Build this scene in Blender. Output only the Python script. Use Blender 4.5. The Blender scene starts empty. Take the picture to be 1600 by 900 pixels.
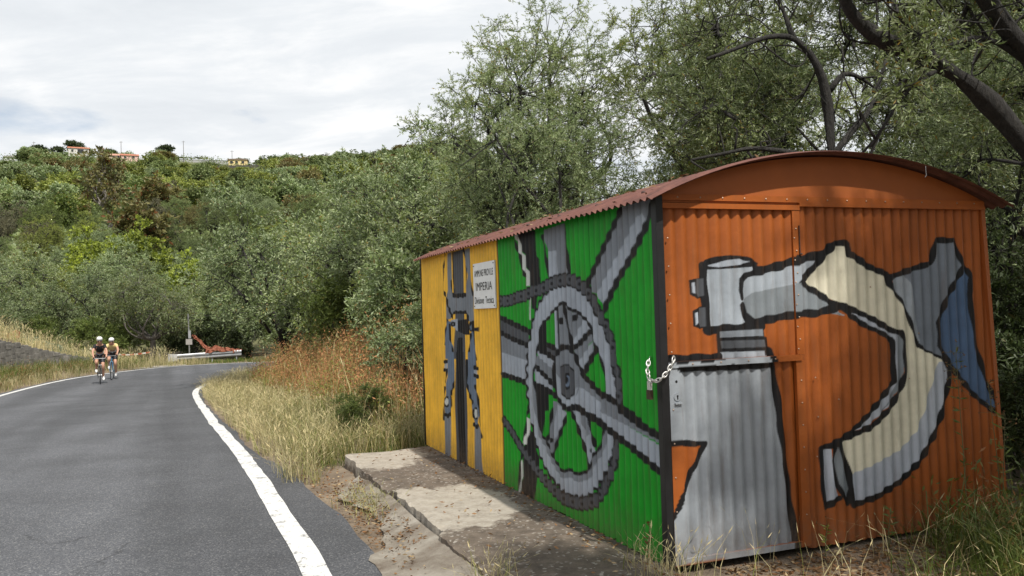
import bpy, bmesh, math, random
import numpy as np
from mathutils import Vector, Matrix

sc = bpy.context.scene
COL = sc.collection
R_ = math.radians

# ------------------------------------------------------------------ camera
CZ = 1.65
PITCH, ROLL, FPX = 0.0276, 0.0308, 1334.5
fwv = np.array([0, math.cos(PITCH), math.sin(PITCH)])
upv = np.array([0, -math.sin(PITCH), math.cos(PITCH)])
rtv = np.array([1.0, 0, 0])
cr_ = math.cos(ROLL) * rtv - math.sin(ROLL) * upv
cu_ = math.sin(ROLL) * rtv + math.cos(ROLL) * upv
cam_d = bpy.data.cameras.new("camera")
cam = bpy.data.objects.new("camera", cam_d)
COL.objects.link(cam)
cam.matrix_world = Matrix(((cr_[0], cu_[0], -fwv[0], 0), (cr_[1], cu_[1], -fwv[1], 0), (cr_[2], cu_[2], -fwv[2], CZ), (0, 0, 0, 1)))
cam_d.sensor_width = 36.0
cam_d.lens = FPX / 1600 * 36
cam_d.clip_end = 3000
sc.camera = cam

# shed frame: L runs along the long wall (parallel to the road), F across the doors
YAW = -0.3667
L = np.array([math.sin(YAW), math.cos(YAW), 0.0])
F = np.array([math.cos(YAW), -math.sin(YAW), 0.0])
ZB = 0.12
C0 = np.array([0.8718, 5.0537, ZB])
UP = np.array([0, 0, 1.0])

# ------------------------------------------------------------------ sun, sky, exposure
SUN_EL = R_(55)
h = -L * math.cos(R_(6)) + F * math.sin(R_(6))          # horizontal direction towards the sun
to_sun = np.array([h[0] * math.cos(SUN_EL), h[1] * math.cos(SUN_EL), math.sin(SUN_EL)])
sd = bpy.data.lights.new("sun", 'SUN')
sd.energy = 5.0
sd.angle = R_(1.0)
sd.color = (1.0, 0.955, 0.88)
so = bpy.data.objects.new("sun", sd)
COL.objects.link(so)
so.rotation_euler = Vector(to_sun).to_track_quat('Z', 'Y').to_euler()

W = bpy.data.worlds.new("World")
sc.world = W
W.use_nodes = True
nt = W.node_tree
nt.nodes.clear()
def wn(t, **k):
    n = nt.nodes.new(t)
    for a, b in k.items():
        setattr(n, a, b)
    return n
sky = wn('ShaderNodeTexSky', sky_type='NISHITA', sun_disc=False)
sky.sun_elevation = SUN_EL
sky.sun_rotation = math.atan2(to_sun[0], to_sun[1])
sky.dust_density = 1.5
bg1 = wn('ShaderNodeBackground'); bg1.inputs[1].default_value = 0.13
nt.links.new(sky.outputs[0], bg1.inputs[0])
tc = wn('ShaderNodeTexCoord')
sep = wn('ShaderNodeSeparateXYZ'); nt.links.new(tc.outputs['Generated'], sep.inputs[0])
def wm(op, a, b):
    n = wn('ShaderNodeMath', operation=op)
    for i, v in enumerate((a, b)):
        if isinstance(v, (int, float)): n.inputs[i].default_value = v
        else: nt.links.new(v, n.inputs[i])
    return n.outputs[0]
zz = wm('ADD', wm('MAXIMUM', sep.outputs[2], 0.0), 0.16)
cb = wn('ShaderNodeCombineXYZ')
nt.links.new(wm('DIVIDE', sep.outputs[0], zz), cb.inputs[0])
nt.links.new(wm('DIVIDE', sep.outputs[1], zz), cb.inputs[1])
n1 = wn('ShaderNodeTexNoise'); n1.inputs['Scale'].default_value = 0.85; n1.inputs['Detail'].default_value = 9
n1.inputs['Roughness'].default_value = 0.55; n1.inputs['Distortion'].default_value = 0.35
mp = wn('ShaderNodeMapping'); mp.inputs['Location'].default_value = (6.5, 7, 1.7)
nt.links.new(cb.outputs[0], mp.inputs[0]); nt.links.new(mp.outputs[0], n1.inputs[0])
r1 = wn('ShaderNodeValToRGB')
r1.color_ramp.elements[0].position = 0.31; r1.color_ramp.elements[1].position = 0.46
nt.links.new(n1.outputs[0], r1.inputs[0])
n2 = wn('ShaderNodeTexNoise'); n2.inputs['Scale'].default_value = 1.7; n2.inputs['Detail'].default_value = 8
n2.inputs['Roughness'].default_value = 0.6; n2.inputs['Distortion'].default_value = 0.4
mp2 = wn('ShaderNodeMapping'); mp2.inputs['Location'].default_value = (7.3, 2.2, 0.3); mp2.inputs['Scale'].default_value = (1, 1.5, 1)
nt.links.new(cb.outputs[0], mp2.inputs[0]); nt.links.new(mp2.outputs[0], n2.inputs[0])
r2 = wn('ShaderNodeValToRGB')
e = r2.color_ramp.elements
e[0].position = 0.30; e[0].color = (0.70, 0.735, 0.775, 1)
e[1].position = 0.64; e[1].color = (0.95, 0.955, 0.96, 1)
m_ = r2.color_ramp.elements.new(0.5); m_.color = (0.80, 0.83, 0.86, 1)
nt.links.new(n2.outputs[0], r2.inputs[0])
bg2 = wn('ShaderNodeBackground'); bg2.inputs[1].default_value = 1.12
nt.links.new(r2.outputs[0], bg2.inputs[0])
mx = wn('ShaderNodeMixShader')
nt.links.new(r1.outputs[0], mx.inputs[0]); nt.links.new(bg1.outputs[0], mx.inputs[1]); nt.links.new(bg2.outputs[0], mx.inputs[2])
wo = wn('ShaderNodeOutputWorld'); nt.links.new(mx.outputs[0], wo.inputs[0])

vs = sc.view_settings
vs.view_transform = 'Standard'; vs.look = 'None'; vs.exposure = -0.05; vs.gamma = 1.0; vs.use_curve_mapping = False
sc.cycles.max_bounces = 8
sc.cycles.transparent_max_bounces = 8

# ------------------------------------------------------------------ helpers
def lin(r, g, b):
    f = lambda c: (c / 255 / 12.92) if c / 255 <= 0.04045 else ((c / 255 + 0.055) / 1.055) ** 2.4
    return (f(r), f(g), f(b))

def mesh_np(name, V, faces, mats=(), mi=None, smooth=False, attrs=None):
    """V (n,3); faces: list of (m,k) int arrays"""
    me = bpy.data.meshes.new(name)
    V = np.asarray(V, np.float32)
    fl = [np.asarray(f, np.int32) for f in faces if len(f)]
    me.vertices.add(len(V)); me.vertices.foreach_set('co', V.ravel())
    li = np.concatenate([f.ravel() for f in fl])
    ks = np.concatenate([np.full(len(f), f.shape[1], np.int32) for f in fl])
    st = np.concatenate([[0], np.cumsum(ks)[:-1]]).astype(np.int32)
    me.loops.add(len(li)); me.loops.foreach_set('vertex_index', li)
    me.polygons.add(len(ks)); me.polygons.foreach_set('loop_start', st)
    for m in mats: me.materials.append(m)
    if mi is not None: me.polygons.foreach_set('material_index', np.asarray(mi, np.int32))
    me.polygons.foreach_set('use_smooth', np.full(len(ks), bool(smooth)))
    for an, (dom, typ, val) in (attrs or {}).items():
        a = me.attributes.new(an, typ, dom)
        a.data.foreach_set('color' if 'COLOR' in typ else 'value', np.asarray(val, np.float32).ravel())
    me.update(calc_edges=True)
    me.validate()
    return me

def obj(name, me, parent=None, loc=None):
    o = bpy.data.objects.new(name, me)
    COL.objects.link(o)
    if parent is not None: o.parent = parent
    if loc is not None: o.location = loc
    return o
def tag(o, label=None, cat=None, group=None, kind=None):
    if label: o['label'] = label
    if cat: o['category'] = cat
    if group: o['group'] = group
    if kind: o['kind'] = kind
    return o
def empty(name, label, cat, loc=(0, 0, 0), rz=0, group=None):
    o = bpy.data.objects.new(name, None); COL.objects.link(o)
    o.location = loc; o.rotation_euler = (0, 0, rz); o.empty_display_size = 0.1
    return tag(o, label, cat, group)

class MB:
    """mesh builder: collects quads / tris"""
    def __init__(s): s.V = []; s.q = []; s.t = []; s.n = 0
    def add(s, V, q=(), t=()):
        V = np.asarray(V, float).reshape(-1, 3)
        if len(q): s.q.append(np.asarray(q, int) + s.n)
        if len(t): s.t.append(np.asarray(t, int) + s.n)
        s.V.append(V); s.n += len(V); return s
    def box(s, o, a, b, c):
        """corner o, edge vectors a,b,c"""
        o, a, b, c = map(lambda v: np.asarray(v, float), (o, a, b, c))
        V = [o, o + a, o + a + b, o + b, o + c, o + a + c, o + a + b + c, o + b + c]
        return s.add(V, [(0, 3, 2, 1), (4, 5, 6, 7), (0, 1, 5, 4), (1, 2, 6, 5), (2, 3, 7, 6), (3, 0, 4, 7)])
    def cbox(s, c, dx, dy, dz):
        c = np.asarray(c, float)
        return s.box(c - np.array([dx, dy, dz]) / 2, (dx, 0, 0), (0, dy, 0), (0, 0, dz))
    def tube(s, P, r, k=6, cap=True):
        P = np.asarray(P, float); n = len(P)
        r = np.full(n, r) if np.isscalar(r) else np.asarray(r, float)
        T = np.gradient(P, axis=0); T /= np.linalg.norm(T, axis=1)[:, None] + 1e-9
        ref = np.array([0, 0, 1.0]) if abs(T[:, 2]).mean() < 0.8 else np.array([1.0, 0, 0])
        A = np.cross(T, ref); A /= np.linalg.norm(A, axis=1)[:, None] + 1e-9
        B = np.cross(T, A)
        th = np.arange(k) * 2 * np.pi / k
        V = P[:, None] + r[:, None, None] * (A[:, None] * np.cos(th)[None, :, None] + B[:, None] * np.sin(th)[None, :, None])
        i = np.arange(n - 1)[:, None] * k; j = np.arange(k)[None]; j2 = (j + 1) % k
        q = np.stack([i + j, i + j2, i + k + j2, i + k + j], -1).reshape(-1, 4)
        V = V.reshape(-1, 3); t = []
        if cap:
            V = np.vstack([V, P[0], P[-1]]); a, b = n * k, n * k + 1
            t = [(a, (x + 1) % k, x) for x in range(k)] + [(b, (n - 1) * k + x, (n - 1) * k + (x + 1) % k) for x in range(k)]
        return s.add(V, q, t)
    def torus(s, c, ax, R, r, n=24, k=6, sx=1.0, u=None):
        ax = np.asarray(ax, float); ax /= np.linalg.norm(ax)
        if u is None:
            u = np.cross(ax, [0, 0, 1.0] if abs(ax[2]) < .9 else [1.0, 0, 0])
        u = np.asarray(u, float); u /= np.linalg.norm(u); w = np.cross(ax, u)
        a = np.arange(n) * 2 * np.pi / n; b = np.arange(k) * 2 * np.pi / k
        ra = R + r * np.cos(b)
        V = (np.asarray(c)[None, None] + (u * np.cos(a)[:, None])[:, None] * ra[None, :, None] * sx + (w * np.sin(a)[:, None])[:, None] * ra[None, :, None] + ax * (r * np.sin(b))[None, :, None])
        i = np.arange(n)[:, None]; j = np.arange(k)[None]; i2 = (i + 1) % n; j2 = (j + 1) % k
        q = np.stack([i * k + j, i2 * k + j, i2 * k + j2, i * k + j2], -1).reshape(-1, 4)
        return s.add(V.reshape(-1, 3), q)
    def ellipsoid(s, c, rx, ry, rz, n=14, m=8, rot=None):
        th = np.linspace(0, np.pi, m + 1); ph = np.arange(n) * 2 * np.pi / n
        V = np.stack([np.sin(th)[:, None] * np.cos(ph) * rx, np.sin(th)[:, None] * np.sin(ph) * ry, np.cos(th)[:, None] * np.ones(n) * rz], -1).reshape(-1, 3)
        if rot is not None: V = V @ np.asarray(rot).T
        i = np.arange(m)[:, None] * n; j = np.arange(n)[None]; j2 = (j + 1) % n
        q = np.stack([i + j, i + n + j, i + n + j2, i + j2], -1).reshape(-1, 4)
        return s.add(V + np.asarray(c), q)
    def mesh(s, name, mat, smooth=False):
        f = []
        if s.q: f.append(np.concatenate(s.q))
        if s.t: f.append(np.concatenate(s.t))
        return mesh_np(name, np.concatenate(s.V), f, [mat] if mat else [], smooth=smooth)
    def build(s, name, mat, parent=None, smooth=False, loc=None):
        return obj(name, s.mesh(name, mat, smooth), parent, loc)

# ------------------------------------------------------------------ materials
def new_mat(name):
    m = bpy.data.materials.new(name); m.use_nodes = True
    n = m.node_tree; n.nodes.clear()
    o = n.nodes.new('ShaderNodeOutputMaterial'); b = n.nodes.new('ShaderNodeBsdfPrincipled')
    n.links.new(b.outputs[0], o.inputs[0])
    return m, n, b, o
def nd(n, t, **k):
    x = n.nodes.new(t)
    for a, v in k.items():
        if a in x.inputs.keys() if hasattr(x, 'inputs') else False: x.inputs[a].default_value = v
        else: setattr(x, a, v)
    return x
def noise(n, scale, detail=5, rough=0.55, co=None, dist=0.0):
    x = n.nodes.new('ShaderNodeTexNoise')
    x.inputs['Scale'].default_value = scale; x.inputs['Detail'].default_value = detail
    x.inputs['Roughness'].default_value = rough; x.inputs['Distortion'].default_value = dist
    if co is not None: n.links.new(co, x.inputs['Vector'])
    return x.outputs[0]
def ramp(n, src, stops):
    x = n.nodes.new('ShaderNodeValToRGB'); e = x.color_ramp.elements
    while len(e) < len(stops): e.new(0.5)
    for i, (p, c) in enumerate(stops):
        e[i].position = p; e[i].color = (c[0], c[1], c[2], 1) if not isinstance(c, (int, float)) else (c, c, c, 1)
    n.links.new(src, x.inputs[0]); return x.outputs[0]
def mixc(n, f, a, b, mode='MIX'):
    x = n.nodes.new('ShaderNodeMix'); x.data_type = 'RGBA'; x.blend_type = mode
    for s, v in ((x.inputs[0], f), (x.inputs[6], a), (x.inputs[7], b)):
        if isinstance(v, (int, float)): s.default_value = v
        elif isinstance(v, tuple): s.default_value = (v[0], v[1], v[2], 1)
        else: n.links.new(v, s)
    return x.outputs[2]
def bump(n, b, h, strength=0.3, dist=0.01):
    x = n.nodes.new('ShaderNodeBump'); x.inputs['Strength'].default_value = strength; x.inputs['Distance'].default_value = dist
    n.links.new(h, x.inputs['Height']); n.links.new(x.outputs[0], b.inputs['Normal'])
def opos(n, world=True):
    if world:
        g = n.nodes.new('ShaderNodeNewGeometry'); return g.outputs['Position']
    t = n.nodes.new('ShaderNodeTexCoord'); return t.outputs['Object']

def plain(name, col, rough=0.6, var=0.25, scale=8, metal=0.0, bmp=0.0, world=True, col2=None):
    m, n, b, o = new_mat(name)
    p = opos(n, world)
    f = noise(n, scale, 6, 0.6, p)
    c2 = col2 or tuple(c * (1 - var) for c in col); c1 = tuple(min(1, c * (1 + var * .5)) for c in col)
    n.links.new(ramp(n, f, [(0.3, c2), (0.7, c1)]), b.inputs['Base Color'])
    b.inputs['Roughness'].default_value = rough; b.inputs['Metallic'].default_value = metal
    if bmp: bump(n, b, noise(n, scale * 4, 6, 0.6, p), bmp, 0.01)
    return m

def leaf_mat(name, top, under, alt, alt_amt=0.06, trans=0.34, rough=0.5, spec=0.4):
    """two-sided leaf; per-leaf attribute 'rnd' varies hue and value; a few leaves take the alt colour"""
    m, n, b, o = new_mat(name)
    at = n.nodes.new('ShaderNodeAttribute'); at.attribute_name = 'rnd'
    g = n.nodes.new('ShaderNodeNewGeometry')
    base = mixc(n, g.outputs['Backfacing'], top, under)
    dark = mixc(n, 1.0, base, (0.58, 0.64, 0.58), 'MULTIPLY')
    lite = mixc(n, 1.0, base, (1.35, 1.30, 1.15), 'MULTIPLY')
    c = mixc(n, at.outputs['Fac'], dark, lite)
    gt = n.nodes.new('ShaderNodeMath'); gt.operation = 'GREATER_THAN'; gt.inputs[1].default_value = 1 - alt_amt
    n.links.new(at.outputs['Fac'], gt.inputs[0])
    c = mixc(n, gt.outputs[0], c, alt)
    oi = n.nodes.new('ShaderNodeObjectInfo')
    hs = n.nodes.new('ShaderNodeHueSaturation')
    mr = n.nodes.new('ShaderNodeMapRange'); mr.inputs[3].default_value = 0.8; mr.inputs[4].default_value = 1.2
    n.links.new(oi.outputs['Random'], mr.inputs[0]); n.links.new(mr.outputs[0], hs.inputs['Value'])
    n.links.new(c, hs.inputs['Color']); c = hs.outputs[0]
    n.links.new(c, b.inputs['Base Color'])
    b.inputs['Roughness'].default_value = rough
    b.inputs['Specular IOR Level'].default_value = spec
    tr = n.nodes.new('ShaderNodeBsdfTranslucent'); n.links.new(c, tr.inputs[0])
    mx = n.nodes.new('ShaderNodeMixShader'); mx.inputs[0].default_value = trans
    n.links.new(b.outputs[0], mx.inputs[1]); n.links.new(tr.outputs[0], mx.inputs[2]); n.links.new(mx.outputs[0], o.inputs[0])
    return m

M = {}
M['olive'] = leaf_mat('olive_leaf', (0.185, 0.240, 0.074), (0.345, 0.395, 0.235), (0.30, 0.20, 0.03), 0.025)
M['olive_y'] = leaf_mat('olive_leaf_yellowish', (0.240, 0.295, 0.056), (0.325, 0.37, 0.15), (0.34, 0.24, 0.03), 0.03)
M['olive_g'] = leaf_mat('olive_leaf_grey', (0.190, 0.255, 0.095), (0.35, 0.415, 0.25), (0.25, 0.2, 0.08), 0.02)
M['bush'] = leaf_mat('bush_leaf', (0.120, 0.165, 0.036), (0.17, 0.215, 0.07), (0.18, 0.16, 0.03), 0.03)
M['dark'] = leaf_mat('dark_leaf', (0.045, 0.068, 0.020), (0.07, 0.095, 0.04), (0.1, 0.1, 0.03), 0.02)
M['lime'] = leaf_mat('lime_leaf', (0.30, 0.36, 0.040), (0.30, 0.35, 0.08), (0.10, 0.14, 0.03), 0.2)
M['brown'] = leaf_mat('browned_leaf', (0.195, 0.180, 0.062), (0.20, 0.185, 0.08), (0.20, 0.085, 0.03), 0.18)
M['rust'] = leaf_mat('rust_leaf', (0.20, 0.075, 0.025), (0.19, 0.09, 0.04), (0.12, 0.10, 0.03), 0.2)
M['fgreen'] = leaf_mat('far_green', (0.165, 0.215, 0.072), (0.205, 0.255, 0.11), (0.15, 0.14, 0.04), 0.08, 0.25)
M['fyel'] = leaf_mat('far_yellow_green', (0.250, 0.285, 0.055), (0.255, 0.295, 0.085), (0.18, 0.17, 0.04), 0.08, 0.25)
M['bare'] = leaf_mat('bare_twig_grey', (0.145, 0.135, 0.075), (0.15, 0.14, 0.09), (0.09, 0.10, 0.05), 0.2, 0.05)
M['straw'] = leaf_mat('dry_straw', (0.57, 0.485, 0.295), (0.57, 0.485, 0.295), (0.22, 0.25, 0.06), 0.12, 0.25, 0.6, 0.2)
M['strawg'] = leaf_mat('half_dry_grass', (0.40, 0.375, 0.180), (0.40, 0.375, 0.180), (0.40, 0.31, 0.12), 0.30, 0.25, 0.6, 0.2)
M['grass'] = leaf_mat('green_grass', (0.115, 0.160, 0.030), (0.115, 0.160, 0.030), (0.36, 0.29, 0.12), 0.10, 0.25, 0.5, 0.25)
M['weed'] = leaf_mat('rust_weed', (0.40, 0.20, 0.105), (0.40, 0.20, 0.105), (0.24, 0.21, 0.08), 0.25, 0.2, 0.7, 0.1)
M['litter'] = leaf_mat('leaf_litter', (0.20, 0.105, 0.055), (0.24, 0.14, 0.08), (0.38, 0.28, 0.16), 0.15, 0.05, 0.7, 0.1)

def bark(name, c1, c2):
    m, n, b, o = new_mat(name)
    p = opos(n)
    mpn = n.nodes.new('ShaderNodeMapping'); mpn.inputs['Scale'].default_value = (1, 1, 0.25); n.links.new(p, mpn.inputs[0])
    f = noise(n, 30, 8, 0.7, mpn.outputs[0], 0.6)
    n.links.new(ramp(n, f, [(0.3, c1), (0.7, c2)]), b.inputs['Base Color']); b.inputs['Roughness'].default_value = 0.9
    bump(n, b, f, 1.0, 0.06); return m
M['bark'] = bark('olive_bark', (0.010, 0.009, 0.008), (0.058, 0.053, 0.046))
M['bark_m'] = bark('grey_bark', (0.07, 0.062, 0.055), (0.20, 0.18, 0.155))
M['bark_l'] = bark('pale_bark', (0.16, 0.14, 0.12), (0.36, 0.33, 0.29))

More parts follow.
